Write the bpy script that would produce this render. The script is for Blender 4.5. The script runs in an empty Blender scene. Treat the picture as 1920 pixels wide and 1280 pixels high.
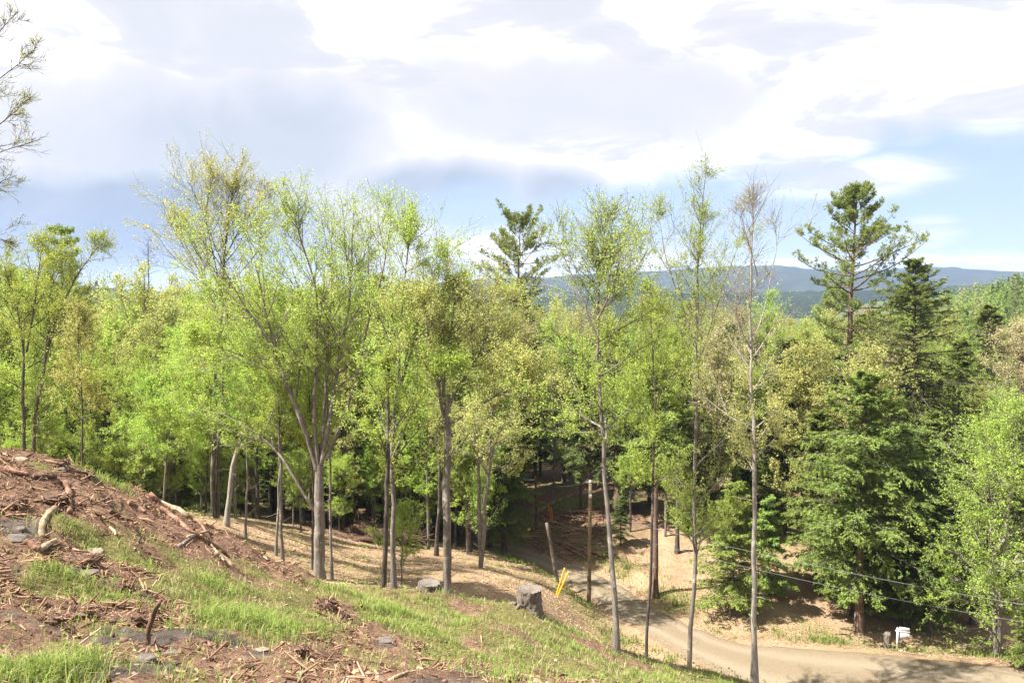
import bpy, math
import numpy as np
from mathutils import Vector

# ------------------------------------------------------------------ camera, world, sun, exposure
scene = bpy.context.scene
col = scene.collection
F = 1536.0                       # focal length in pixels of a 1920 px wide picture
PITCH = math.atan(80.0 / F)

cam_data = bpy.data.cameras.new('camera')
cam_data.sensor_width = 36.0
cam_data.lens = 36.0 * F / 1920.0
cam_data.clip_start = 0.1
cam_data.clip_end = 20000.0
cam = bpy.data.objects.new('camera', cam_data)
cam.location = (0, 0, 0)
cam.rotation_euler = (math.pi / 2 - PITCH, 0, 0)
col.objects.link(cam)
scene.camera = cam

SUN_TO = Vector((-0.54, -0.16, 0.83)).normalized()     # direction towards the sun
SUN_EL = math.asin(SUN_TO.z)
SUN_ROT = math.atan2(SUN_TO.x, SUN_TO.y)
EXPOSURE = 2.4
HAZE = 0.00011                   # scattering per metre of the valley air

scene.view_settings.view_transform = 'Standard'
scene.view_settings.look = 'None'
scene.view_settings.exposure = EXPOSURE
scene.view_settings.gamma = 1.0
scene.view_settings.use_curve_mapping = False
scene.render.engine = 'CYCLES'
cy = scene.cycles
cy.max_bounces = 7
cy.diffuse_bounces = 4
cy.glossy_bounces = 2
cy.transmission_bounces = 4
cy.transparent_max_bounces = 4
cy.volume_bounces = 1
cy.caustics_reflective = False
cy.caustics_refractive = False
cy.sample_clamp_indirect = 6.0
cy.use_denoising = True

sun_data = bpy.data.lights.new('sun', 'SUN')
sun_data.energy = 3.5
sun_data.angle = math.radians(0.53)
sun_data.color = (1.0, 0.95, 0.86)
sun = bpy.data.objects.new('sun', sun_data)
sun.rotation_euler = (-SUN_TO).to_track_quat('-Z', 'Y').to_euler()
sun.location = (-40, -20, 60)
col.objects.link(sun)


class NT:
    """small node-tree helper"""
    def __init__(self, tree):
        self.t = tree
        self.n = tree.nodes
        self.l = tree.links

    def node(self, typ, **kw):
        nd = self.n.new(typ)
        for k, v in kw.items():
            setattr(nd, k, v)
        return nd

    def put(self, sock, v):
        if v is None:
            return
        if isinstance(v, bpy.types.NodeSocket):
            self.l.new(v, sock)
        else:
            if sock.type == 'RGBA' and hasattr(v, '__len__') and len(v) == 3:
                v = (v[0], v[1], v[2], 1.0)
            sock.default_value = v

    def math(self, op, a, b=None, c=None, clamp=False):
        nd = self.node('ShaderNodeMath', operation=op, use_clamp=clamp)
        self.put(nd.inputs[0], a)
        if b is not None:
            self.put(nd.inputs[1], b)
        if c is not None:
            self.put(nd.inputs[2], c)
        return nd.outputs[0]

    def vmath(self, op, a, b=None):
        nd = self.node('ShaderNodeVectorMath', operation=op)
        self.put(nd.inputs[0], a)
        if b is not None:
            self.put(nd.inputs[1], b)
        return nd.outputs['Value'] if op in ('LENGTH', 'DISTANCE', 'DOT_PRODUCT') else nd.outputs[0]

    def noise(self, vec, scale, detail=4.0, rough=0.55, dist=0.0):
        nd = self.node('ShaderNodeTexNoise')
        if vec is not None:
            self.put(nd.inputs['Vector'], vec)
        nd.inputs['Scale'].default_value = scale
        nd.inputs['Detail'].default_value = detail
        nd.inputs['Roughness'].default_value = rough
        nd.inputs['Distortion'].default_value = dist
        return nd.outputs['Fac']

    def ramp(self, fac, stops, mode='LINEAR'):
        nd = self.node('ShaderNodeValToRGB')
        cr = nd.color_ramp
        cr.interpolation = mode
        while len(cr.elements) < len(stops):
            cr.elements.new(0.5)
        for e, (p, c) in zip(cr.elements, stops):
            e.position = p
            if not hasattr(c, '__len__'):
                c = (c, c, c)
            e.color = (c[0], c[1], c[2], 1.0)
        self.put(nd.inputs[0], fac)
        return nd.outputs[0]

    def mix(self, fac, a, b, blend='MIX'):
        nd = self.node('ShaderNodeMix', data_type='RGBA', blend_type=blend)
        self.put(nd.inputs[0], fac)
        self.put(nd.inputs[6], a)
        self.put(nd.inputs[7], b)
        return nd.outputs[2]

    def maprange(self, v, a, b, c=0.0, d=1.0, smooth=True):
        nd = self.node('ShaderNodeMapRange', interpolation_type='SMOOTHSTEP' if smooth else 'LINEAR')
        self.put(nd.inputs['Value'], v)
        nd.inputs['From Min'].default_value = a
        nd.inputs['From Max'].default_value = b
        nd.inputs['To Min'].default_value = c
        nd.inputs['To Max'].default_value = d
        return nd.outputs[0]


def pix_dir(px, py):
    cx, cz = (px - 960.0) / F, (640.0 - py) / F
    sp, cp = math.sin(PITCH), math.cos(PITCH)
    return np.array([cx, cp + cz * sp, -sp + cz * cp])


# sky: Nishita blue with a broken bright cloud deck
world = bpy.data.worlds.new('World')
scene.world = world
world.use_nodes = True
W = NT(world.node_tree)
W.n.clear()
SKY_STRENGTH = 0.05
wout = W.node('ShaderNodeOutputWorld')
wbg = W.node('ShaderNodeBackground')
wbg.inputs['Strength'].default_value = SKY_STRENGTH
sky = W.node('ShaderNodeTexSky', sky_type='NISHITA')
sky.sun_disc = False
sky.sun_elevation = SUN_EL
sky.sun_rotation = SUN_ROT
sky.altitude = 300.0
sky.air_density = 1.0
sky.dust_density = 0.6
sky.ozone_density = 1.2
wtc = W.node('ShaderNodeTexCoord')
wdir = W.vmath('NORMALIZE', wtc.outputs['Generated'])
wsep = W.node('ShaderNodeSeparateXYZ')
W.put(wsep.inputs[0], wdir)
zc = W.math('ADD', W.math('MAXIMUM', wsep.outputs['Z'], 0.0), 0.10)
wcomb = W.node('ShaderNodeCombineXYZ')
W.put(wcomb.inputs[0], W.math('DIVIDE', wsep.outputs['X'], zc))
W.put(wcomb.inputs[1], W.math('DIVIDE', wsep.outputs['Y'], zc))
wcomb.inputs[2].default_value = 3.7
plane = wcomb.outputs[0]


def lobe(px, py, rx, rz, ry=0.6):
    """soft patch of sky around the direction of a picture point; 1 in its middle, 0 beyond its rim"""
    d = pix_dir(px, py)
    d = d / np.linalg.norm(d)
    v = W.vmath('SUBTRACT', wdir, tuple(d))
    v = W.vmath('MULTIPLY', v, (1 / rx, 1 / ry, 1 / rz))
    wob = W.node('ShaderNodeTexNoise')
    W.put(wob.inputs['Vector'], wdir)
    wob.inputs['Scale'].default_value = 9.0
    wob.inputs['Detail'].default_value = 5.0
    r = W.math('ADD', W.vmath('LENGTH', v), W.math('MULTIPLY_ADD', wob.outputs['Fac'], 0.9, -0.45))
    return W.maprange(r, 0.25, 1.15, 1.0, 0.0)


n_big = W.noise(plane, 0.55, 7.0, 0.55, 0.3)
n_mid = W.noise(plane, 1.4, 8.0, 0.58, 0.5)
n_soft = W.noise(wdir, 5.0, 6.0, 0.55, 0.4)
# coverage: mostly overcast with ragged holes
cover = W.math('ADD', W.math('MULTIPLY', n_big, 0.9), W.math('MULTIPLY', n_mid, 0.55))
cover = W.math('ADD', cover, 0.24)
hole = W.math('MAXIMUM', lobe(1760, 405, 0.34, 0.11), W.math('MULTIPLY', lobe(1260, 400, 0.26, 0.06), 0.8))
hole = W.math('MAXIMUM', hole, W.math('MULTIPLY', lobe(890, 385, 0.10, 0.05), 0.66))
cover = W.math('SUBTRACT', cover, W.math('MULTIPLY', hole, 0.95))
streak = lobe(1590, 335, 0.11, 0.026, 0.3)
puff = W.math('MULTIPLY', lobe(1740, 435, 0.035, 0.02, 0.2), 0.55)
lowband = W.math('MULTIPLY', lobe(1650, 500, 0.30, 0.018, 0.5), 0.65)
cmask = W.maprange(cover, 0.30, 0.92)
cmask = W.math('MAXIMUM', cmask, W.math('MULTIPLY', streak, 0.85))
cmask = W.math('MAXIMUM', cmask, W.math('MAXIMUM', puff, lowband))
# shading of the cloud bases
shade = W.math('MULTIPLY', W.maprange(n_mid, 0.42, 0.62), 0.36)
sh_left = W.math('MULTIPLY', lobe(170, 425, 0.36, 0.085), 1.25, clamp=True)
sh_left2 = W.math('MULTIPLY', lobe(400, 290, 0.36, 0.12), 0.58)
sh_mid = W.math('MULTIPLY', lobe(800, 350, 0.17, 0.05, 0.3), 0.85)
sh_mid2 = W.math('MULTIPLY', lobe(1045, 355, 0.085, 0.045, 0.2), 0.7)
sh_top = W.math('MULTIPLY', lobe(1080, 190, 0.45, 0.085), 0.34)
for s in (sh_left, sh_left2, sh_mid, sh_mid2, sh_top):
    shade = W.math('MAXIMUM', shade, W.math('MULTIPLY', s, W.maprange(n_soft, 0.25, 0.6, 0.7, 1.0)))
cloud_col = W.ramp(shade, [(0.0, (1.42, 1.40, 1.42)), (0.25, (0.90, 0.90, 0.965)), (0.6, (0.62, 0.69, 0.79)), (1.0, (0.36, 0.46, 0.62))])
cloud_col = W.vmath('SCALE', cloud_col)
cloud_col.node.inputs['Scale'].default_value = 1.0 / SKY_STRENGTH / 2 ** EXPOSURE
veil = 1.0 / SKY_STRENGTH / 2 ** EXPOSURE          # thin high veil of cloud in front of the blue
sky_col = W.mix(0.86, sky.outputs[0], (veil * 0.52, veil * 0.66, veil * 0.88))
wcol = W.mix(cmask, sky_col, cloud_col)
W.put(wbg.inputs['Color'], wcol)
W.l.new(wbg.outputs[0], wout.inputs['Surface'])

# ------------------------------------------------------------------ numpy helpers
def unit(v):
    n = np.linalg.norm(v, axis=-1, keepdims=True)
    return v / np.maximum(n, 1e-9)


def _hash(ix, iy, seed):
    h = (ix.astype(np.int64) * 374761393 + iy.astype(np.int64) * 668265263 + seed * 1442695041) & 0x7fffffff
    h = (h ^ (h >> 13)) * 1274126177 & 0x7fffffff
    h = h ^ (h >> 16)
    return (h & 0xffff) / 65535.0


def vnoise(x, y, seed=0):
    x = np.asarray(x, float)
    y = np.asarray(y, float)
    ix, iy = np.floor(x), np.floor(y)
    fx, fy = x - ix, y - iy
    fx = fx * fx * (3 - 2 * fx)
    fy = fy * fy * (3 - 2 * fy)
    a, b = _hash(ix, iy, seed), _hash(ix + 1, iy, seed)
    c, d = _hash(ix, iy + 1, seed), _hash(ix + 1, iy + 1, seed)
    return (a * (1 - fx) + b * fx) * (1 - fy) + (c * (1 - fx) + d * fx) * fy - 0.5


def fbm(x, y, octaves=4, seed=0, gain=0.5):
    s, amp, f = 0.0, 1.0, 1.0
    for o in range(octaves):
        s = s + amp * vnoise(x * f + 17.3 * o, y * f - 9.1 * o, seed + o)
        amp *= gain
        f *= 2.03
    return s


def smooth(x, a, b):
    t = np.clip((x - a) / (b - a), 0, 1)
    return t * t * (3 - 2 * t)


def make_mesh(name, verts, faces, mat=None, tint=None, smooth_shade=False, point_attr=None):
    """verts (N,3); faces: list of integer arrays, each (n,3) or (n,4); tint: one float per face"""
    me = bpy.data.meshes.new(name)
    verts = np.ascontiguousarray(verts, dtype=np.float32)
    faces = [np.asarray(f, dtype=np.int32) for f in faces if len(f)]
    me.vertices.add(len(verts))
    me.vertices.foreach_set('co', verts.ravel())
    loops = np.concatenate([f.ravel() for f in faces])
    totals = np.concatenate([np.full(len(f), f.shape[1], np.int32) for f in faces])
    starts = np.concatenate([[0], np.cumsum(totals)[:-1]]).astype(np.int32)
    me.loops.add(len(loops))
    me.loops.foreach_set('vertex_index', loops)
    me.polygons.add(len(totals))
    me.polygons.foreach_set('loop_start', starts)
    if smooth_shade:
        me.polygons.foreach_set('use_smooth', np.ones(len(totals), dtype=bool))
    if tint is not None:
        a = me.attributes.new('tint', 'FLOAT', 'FACE')
        a.data.foreach_set('value', np.ascontiguousarray(tint, dtype=np.float32))
    if point_attr:
        for k, v in point_attr.items():
            a = me.attributes.new(k, 'FLOAT', 'POINT')
            a.data.foreach_set('value', np.ascontiguousarray(v, dtype=np.float32))
    me.update(calc_edges=True)
    if mat is not None:
        me.materials.append(mat)
    return me


def add_obj(name, me, parent=None, loc=(0, 0, 0), label=None, category=None, group=None, kind=None):
    o = bpy.data.objects.new(name, me)
    o.location = loc
    col.objects.link(o)
    if parent is not None:
        o.parent = parent
    for k, v in (('label', label), ('category', category), ('group', group), ('kind', kind)):
        if v:
            o[k] = v
    return o


def copy_tree(root, loc, rotz, scale, label=None, group=None):
    r = root.copy()
    col.objects.link(r)
    r.location = loc
    r.rotation_euler = (0, 0, rotz)
    r.scale = scale
    if label:
        r['label'] = label
    if group:
        r['group'] = group
    for ch in list(root.children):
        c = ch.copy()
        col.objects.link(c)
        c.parent = r
        for g in list(ch.children):
            d = g.copy()
            col.objects.link(d)
            d.parent = c
    return r


class Batch:
    """collects tubes and quads into one mesh"""
    def __init__(self):
        self.v, self.q, self.t = [], [], []
        self.qt, self.tt = [], []
        self.n = 0

    def add(self, v, quads=None, tris=None, tint=0.5):
        v = np.asarray(v, float).reshape(-1, 3)
        if quads is not None and len(quads):
            q = np.asarray(quads, int) + self.n
            self.q.append(q)
            self.qt.append(np.broadcast_to(tint, (len(q),)) if np.ndim(tint) else np.full(len(q), tint))
        if tris is not None and len(tris):
            t = np.asarray(tris, int) + self.n
            self.t.append(t)
            self.tt.append(np.full(len(t), tint if not np.ndim(tint) else float(np.mean(tint))))
        self.v.append(v)
        self.n += len(v)

    def tubes(self, pts, rad, sides, tint=0.5, cap=False, lump=0.0, rng=None):
        """pts (B,N,3), rad (B,N): B tubes of N rings"""
        pts = np.asarray(pts, float)
        rad = np.asarray(rad, float)
        B, N, _ = pts.shape
        tan = np.gradient(pts, axis=1)
        tan = unit(tan)
        mean = unit(tan.mean(axis=1))
        ref = np.where(np.abs(mean[:, 2:3]) < 0.8, np.array([[0., 0., 1.]]), np.array([[1., 0., 0.]]))
        u = unit(np.cross(tan, ref[:, None, :]))
        w = np.cross(tan, u)
        ang = np.arange(sides) * 2 * math.pi / sides
        c, s = np.cos(ang), np.sin(ang)
        rr = rad[:, :, None] * np.ones(sides)
        if lump and rng is not None:
            rr = rr * (1 + lump * rng.uniform(-1, 1, rr.shape))
        v = pts[:, :, None, :] + rr[..., None] * (c[:, None] * u[:, :, None, :] + s[:, None] * w[:, :, None, :])
        idx = np.arange(B * N * sides).reshape(B, N, sides)
        a = idx[:, :-1, :]
        b = np.roll(a, -1, axis=2)
        d = idx[:, 1:, :]
        e = np.roll(d, -1, axis=2)
        q = np.stack([a, b, e, d], axis=-1).reshape(-1, 4)
        self.add(v, q, tint=tint)
        if cap:
            base = self.n - B * N * sides
            for bi in range(B):
                for ring, flip in ((0, True), (N - 1, False)):
                    rim = idx[bi, ring] + base
                    cen = pts[bi, ring]
                    ci = self.n
                    self.v.append(cen.reshape(1, 3))
                    self.n += 1
                    nx = np.roll(rim, -1)
                    tri = np.stack([np.full(sides, ci), nx, rim] if flip else [np.full(sides, ci), rim, nx], axis=-1)
                    self.t.append(tri)
                    self.tt.append(np.full(sides, 0.95))
        return self

    def mesh(self, name, mat, smooth_shade=False):
        faces, tint = [], []
        if self.q:
            faces.append(np.concatenate(self.q))
            tint.append(np.concatenate(self.qt))
        if self.t:
            faces.append(np.concatenate(self.t))
            tint.append(np.concatenate(self.tt))
        return make_mesh(name, np.concatenate(self.v), faces, mat, np.concatenate(tint), smooth_shade)

    def ntris(self):
        return 2 * sum(len(q) for q in self.q) + sum(len(t) for t in self.t)


# ------------------------------------------------------------------ materials
def new_mat(name):
    m = bpy.data.materials.new(name)
    m.use_nodes = True
    t = NT(m.node_tree)
    t.n.clear()
    out = t.node('ShaderNodeOutputMaterial')
    return m, t, out


def principled(t, out, color, rough=0.8, bump=None, bump_d=0.02, spec=0.3):
    p = t.node('ShaderNodeBsdfPrincipled')
    t.put(p.inputs['Base Color'], color)
    t.put(p.inputs['Roughness'], rough)
    p.inputs['Specular IOR Level'].default_value = spec
    if bump is not None:
        b = t.node('ShaderNodeBump')
        b.inputs['Distance'].default_value = bump_d
        b.inputs['Strength'].default_value = 0.9
        t.put(b.inputs['Height'], bump)
        t.l.new(b.outputs[0], p.inputs['Normal'])
    t.l.new(p.outputs[0], out.inputs['Surface'])
    return p


def attr(t, name):
    a = t.node('ShaderNodeAttribute', attribute_name=name)
    return a.outputs['Fac']


def leaf_mat(name, dark, light, trans=0.45, tcol=1.35):
    m, t, out = new_mat(name)
    c = t.mix(attr(t, 'tint'), dark, light)
    oi = t.node('ShaderNodeObjectInfo')
    hsv = t.node('ShaderNodeHueSaturation')
    t.put(hsv.inputs['Color'], c)
    t.put(hsv.inputs['Hue'], t.maprange(oi.outputs['Random'], 0, 1, 0.485, 0.512, False))
    t.put(hsv.inputs['Value'], t.maprange(oi.outputs['Random'], 0, 1, 0.88, 1.12, False))
    c = hsv.outputs[0]
    d = t.node('ShaderNodeBsdfDiffuse')
    t.put(d.inputs['Color'], c)
    tr = t.node('ShaderNodeBsdfTranslucent')
    t.put(tr.inputs['Color'], t.mix(1.0, c, (tcol, tcol, tcol * 0.75), 'MULTIPLY'))
    mx = t.node('ShaderNodeMixShader')
    mx.inputs[0].default_value = trans
    t.l.new(d.outputs[0], mx.inputs[1])
    t.l.new(tr.outputs[0], mx.inputs[2])
    t.l.new(mx.outputs[0], out.inputs['Surface'])
    return m


LEAF = {
    'bright': leaf_mat('leaf_bright_green', (0.235, 0.315, 0.056), (0.41, 0.485, 0.128), 0.5),
    'lime': leaf_mat('leaf_lime', (0.22, 0.325, 0.056), (0.39, 0.495, 0.128), 0.5),
    'yellow': leaf_mat('leaf_yellow_green', (0.341, 0.358, 0.110), (0.495, 0.506, 0.209), 0.45),
    'olive': leaf_mat('leaf_olive_bud', (0.293, 0.316, 0.098), (0.448, 0.448, 0.172), 0.42),
    'tan': leaf_mat('leaf_tan_bud', (0.273, 0.236, 0.126), (0.410, 0.362, 0.210), 0.35),
    'hemlock': leaf_mat('needle_hemlock', (0.057, 0.090, 0.029), (0.144, 0.184, 0.052), 0.25),
    'hemlock_y': leaf_mat('needle_hemlock_yellow', (0.088, 0.13, 0.03), (0.195, 0.235, 0.06), 0.28),
    'hemlock_b': leaf_mat('needle_hemlock_bright', (0.120, 0.186, 0.042), (0.264, 0.336, 0.084), 0.32),
    'pine': leaf_mat('needle_white_pine', (0.115, 0.167, 0.052), (0.287, 0.345, 0.115), 0.3),
}


def bark_mat(name, a, b, c, scale=9.0):
    a, b, c = (tuple(v * 0.85 for v in w) for w in (a, b, c))
    m, t, out = new_mat(name)
    tc = t.node('ShaderNodeTexCoord')
    oi = t.node('ShaderNodeObjectInfo')
    mp = t.node('ShaderNodeMapping')
    t.put(mp.inputs['Vector'], tc.outputs['Object'])
    mp.inputs['Scale'].default_value = (1.0, 1.0, 0.22)
    n1 = t.noise(mp.outputs[0], scale, 6, 0.65, 0.6)
    n2 = t.noise(tc.outputs['Object'], 1.7, 4, 0.6, 0.4)
    n3 = t.noise(tc.outputs['Object'], 14.0, 3, 0.6)
    c1 = t.ramp(n1, [(0.3, a), (0.55, b), (0.8, c)])
    pale = tuple(min(1, x * 1.5 + 0.05) for x in b)
    c2 = t.mix(t.maprange(n2, 0.56, 0.66), c1, pale)
    c2 = t.mix(t.math('MULTIPLY', t.maprange(n3, 0.62, 0.68), 0.6), c2, tuple(x * 0.45 for x in a))
    principled(t, out, c2, 0.9, n1, 0.03, 0.15)
    return m


BARK = {
    'stump': bark_mat('bark_stump', (0.055, 0.044, 0.036), (0.20, 0.165, 0.135), (0.34, 0.295, 0.25), 30.0),
    'grey': bark_mat('bark_grey_maple', (0.10, 0.085, 0.07), (0.21, 0.185, 0.155), (0.32, 0.29, 0.25)),
    'dark': bark_mat('bark_dark', (0.045, 0.036, 0.03), (0.105, 0.088, 0.074), (0.17, 0.15, 0.13)),
    'pine': bark_mat('bark_red_pine', (0.075, 0.05, 0.04), (0.17, 0.115, 0.085), (0.26, 0.19, 0.14)),
    'pale': bark_mat('bark_pale', (0.17, 0.15, 0.125), (0.30, 0.27, 0.23), (0.42, 0.39, 0.34)),
}


def wood_mat(name, a, b, stretch=(1, 1, 0.2)):
    a, b = tuple(v * 0.78 for v in a), tuple(v * 0.78 for v in b)
    m, t, out = new_mat(name)
    tc = t.node('ShaderNodeTexCoord')
    oi = t.node('ShaderNodeObjectInfo')
    n1 = t.noise(tc.outputs['Object'], 11, 6, 0.7, 0.8)
    n2 = t.noise(tc.outputs['Object'], 2.3, 4, 0.6)
    c1 = t.mix(t.maprange(n1, 0.35, 0.65), a, b)
    c2 = t.mix(t.math('MULTIPLY', t.maprange(n2, 0.48, 0.62), 0.7), c1, tuple(x * 0.45 for x in a))
    c3 = t.mix(attr(t, 'tint'), t.mix(1.0, c2, (0.7, 0.7, 0.7), 'MULTIPLY'), c2)
    principled(t, out, c3, 0.85, n1, 0.02, 0.2)
    return m


WOOD = {
    'red': wood_mat('wood_red_peeled', (0.25, 0.13, 0.085), (0.46, 0.28, 0.19)),
    'pale': wood_mat('wood_pale_peeled', (0.32, 0.225, 0.14), (0.54, 0.42, 0.28)),
    'grey': wood_mat('wood_grey_weathered', (0.17, 0.135, 0.11), (0.34, 0.29, 0.24)),
    'brown': wood_mat('wood_brown', (0.12, 0.075, 0.05), (0.24, 0.16, 0.11)),
    'pole': wood_mat('wood_pole', (0.20, 0.15, 0.085), (0.31, 0.24, 0.14)),
}


def rock_mat(name, a, b):
    a, b = tuple(v * 0.78 for v in a), tuple(v * 0.78 for v in b)
    m, t, out = new_mat(name)
    tc = t.node('ShaderNodeTexCoord')
    n1 = t.noise(tc.outputs['Object'], 7, 8, 0.65, 0.3)
    n2 = t.noise(tc.outputs['Object'], 2.2, 4, 0.6)
    c = t.mix(t.maprange(n1, 0.3, 0.7), a, b)
    c = t.mix(t.math('MULTIPLY', t.maprange(n2, 0.5, 0.65), 0.5), c, (0.13, 0.085, 0.06))
    principled(t, out, c, 0.9, n1, 0.03, 0.2)
    return m


ROCK = {'grey': rock_mat('rock_grey', (0.085, 0.073, 0.064), (0.20, 0.175, 0.155)),
        'tan': rock_mat('rock_tan', (0.19, 0.155, 0.11), (0.33, 0.28, 0.21)),
        'soil': rock_mat('clod_soil', (0.055, 0.032, 0.022), (0.15, 0.09, 0.062))}


def flat_mat(name, c, rough=0.6, var=0.25):
    m, t, out = new_mat(name)
    tc = t.node('ShaderNodeTexCoord')
    n = t.noise(tc.outputs['Object'], 6, 5, 0.6)
    cc = t.mix(n, tuple(x * (1 - var) for x in c), tuple(min(1, x * (1 + var * 0.5)) for x in c))
    principled(t, out, cc, rough, n, 0.003, 0.35)
    return m


def stuff_mat(name, dark, light, trans=0.0, rough=0.85):
    dark, light = tuple(v * 0.76 for v in dark), tuple(v * 0.76 for v in light)
    m, t, out = new_mat(name)
    stops = [(0.0, dark)] + ([(0.55, tuple((a + b) / 2 for a, b in zip(dark, light)))]) + [(1.0, light)]
    c = t.ramp(attr(t, 'tint'), stops)
    d = t.node('ShaderNodeBsdfDiffuse')
    t.put(d.inputs['Color'], c)
    if trans:
        tr = t.node('ShaderNodeBsdfTranslucent')
        t.put(tr.inputs['Color'], c)
        mx = t.node('ShaderNodeMixShader')
        mx.inputs[0].default_value = trans
        t.l.new(d.outputs[0], mx.inputs[1])
        t.l.new(tr.outputs[0], mx.inputs[2])
        t.l.new(mx.outputs[0], out.inputs['Surface'])
    else:
        t.l.new(d.outputs[0], out.inputs['Surface'])
    return m


# ------------------------------------------------------------------ terrain
def at_depth(px, py, D):
    d = pix_dir(px, py)
    return d * (D / d[1])


CTRL_PIX = [
    (0, 1280, 6.0), (300, 1280, 6.3), (700, 1280, 7.3), (960, 1280, 9.5), (1100, 1280, 13.5), (1250, 1280, 21), (1400, 1290, 27),
    (0, 1180, 8), (0, 1100, 10), (0, 1000, 12.5), (0, 900, 14.5), (0, 842, 16), (90, 868, 16.6),
    (285, 1210, 9.3), (300, 1110, 12.5), (300, 1020, 15.5), (200, 960, 15.5), (200, 905, 17.3), (330, 970, 18), (400, 1003, 19.2), (450, 1038, 20.5),
    (500, 1180, 12), (500, 1110, 16), (500, 1064, 22), (620, 1150, 15), (600, 1096, 26), (720, 1119, 28.5), (836, 1123, 29),
    (700, 1190, 13.5), (800, 1150, 21), (990, 1148, 25), (900, 1200, 17), (1000, 1240, 15.5), (1100, 1200, 24),
    (1150, 1222, 27), (1212, 1232, 28.5), (1293, 1242, 29.5), (1415, 1282, 29.5), (1600, 1330, 31), (1900, 1330, 34),
    (600, 1085, 33), (737, 1112, 31), (836, 1120, 30.5), (530, 1052, 34.5), (517, 1042, 36), (425, 986, 38), (460, 1005, 38), (405, 965, 44),
    (700, 1060, 43), (900, 1090, 40), (1000, 1110, 40), (1050, 1120, 43.5), (820, 1040, 50), (650, 1010, 53), (960, 1045, 55.5),
    (1060, 955, 66), (1100, 925, 71), (1160, 965, 63), (1240, 1112, 50), (1300, 1060, 55), (1450, 1130, 48.5), (1490, 1030, 57.5),
    (1622, 1190, 45.8), (1690, 1222, 43.4), (1870, 1246, 41.6),
]
CTRL_W = [(0, 0, -1.7), (-6, 0, -1.7), (-14, 0, -1.8), (0, 3.5, -2.3), (8, 3, -3.6), (16, 6, -7.5), (-14, 8, -2.9), (-20, 14, -3.2), (-20, -20, -0.5), (20, -20, -6),
          (30, 12, -15), (24, 22, -15.6), (0, -20, -1), (-16, 25, -7.0), (-24, 34, -10.5), (-32, 50, -13.5), (-45, 75, -16.5), (-18, 60, -16), (-22, 85, -18.5),
          (-6, 70, -18.3), (-6, 90, -19), (10, 90, -17.6), (30, 75, -18.2), (50, 60, -19), (45, 42, -19.2), (60, 95, -19.5), (25, 105, -19.5),
          (4.6, 36, -16.9), (6.0, 36, -17.4), (8.2, 37, -18.1), (11, 37, -18.5), (12.7, 36, -18.5), (16.2, 36, -18.7), (8, 41, -18.7), (12, 41, -18.75), (16, 40, -18.8), (4.2, 43, -18.0), (5.8, 43.5, -18.5), (-50, 110, -19), (0, 120, -20), (60, 120, -20), (-60, 60, -14), (-50, 25, -6), (70, 40, -20)]
CP = np.array([at_depth(*c) for c in CTRL_PIX] + [np.array(c, float) for c in CTRL_W])
ZROAD = -18.5
CRX = {}


def _phi(r2):
    return 0.5 * r2 * np.log(np.maximum(r2, 1e-12))


_n = len(CP)
_K = _phi(((CP[:, None, :2] - CP[None, :, :2]) ** 2).sum(-1)) + np.eye(_n) * 2.0
_P = np.hstack([np.ones((_n, 1)), CP[:, :2]])
_A = np.block([[_K, _P], [_P.T, np.zeros((3, 3))]])
_sol = np.linalg.solve(_A, np.concatenate([CP[:, 2], np.zeros(3)]))

# road edges (picture points of the far and the near edge, brought down to the road's level)
def on_level(px, py, z=ZROAD):
    d = pix_dir(px, py)
    return d * (z / d[2])


ROAD_PAIRS = [((880, 1010), (868, 1030)), ((940, 1018), (945, 1040)), ((1001, 1030), (1007, 1058)), ((1072, 1055), (1054, 1086)), ((1140, 1085), (1102, 1120)),
              ((1185, 1111), (1140, 1146)), ((1222, 1137), (1190, 1175)), ((1297, 1175), (1262, 1220)), ((1350, 1194), (1320, 1252)),
              ((1410, 1208), (1390, 1292)), ((1560, 1216), (1530, 1330)), ((1690, 1227), (1690, 1350)), ((1870, 1246), (1900, 1375)), ((2200, 1262), (2240, 1400)), ((2700, 1268), (2760, 1420))]
RF = np.array([on_level(*a) for a, b in ROAD_PAIRS])
RN = np.array([on_level(*b) for a, b in ROAD_PAIRS])
RC = (RF + RN) / 2
RW = np.linalg.norm(RF - RN, axis=1) / 2


def resample(pts, n, rounds=2):
    pts = np.asarray(pts, float)
    s = np.concatenate([[0], np.cumsum(np.linalg.norm(np.diff(pts[:, :3], axis=0), axis=1))])
    u = np.linspace(0, s[-1], n)
    out = np.stack([np.interp(u, s, pts[:, k]) for k in range(pts.shape[1])], axis=1)
    for _ in range(rounds):
        if n > 3:
            out[1:-1] = 0.25 * out[:-2] + 0.5 * out[1:-1] + 0.25 * out[2:]
    return out


RFs, RNs = resample(RF, 120), resample(RN, 120)
RCs = (RFs + RNs) / 2
RWs = np.linalg.norm((RFs - RNs)[:, :2], axis=1) / 2


def road_dist(x, y):
    """distance outside the road's edge (negative on the road)"""
    x = np.asarray(x, float)
    sh = x.shape
    p = np.stack([x.ravel(), np.asarray(y, float).ravel()], -1)
    best = np.full(len(p), 1e9)
    near = (p[:, 0] > -20) & (p[:, 0] < 90) & (p[:, 1] > 10) & (p[:, 1] < 90)
    q = p[near]
    if len(q):
        d = np.sqrt(((q[:, None, :] - RCs[None, :, :2]) ** 2).sum(-1))
        best[near] = (d - RWs[None, :] * 0.93).min(1)
    return best.reshape(sh)


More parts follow.
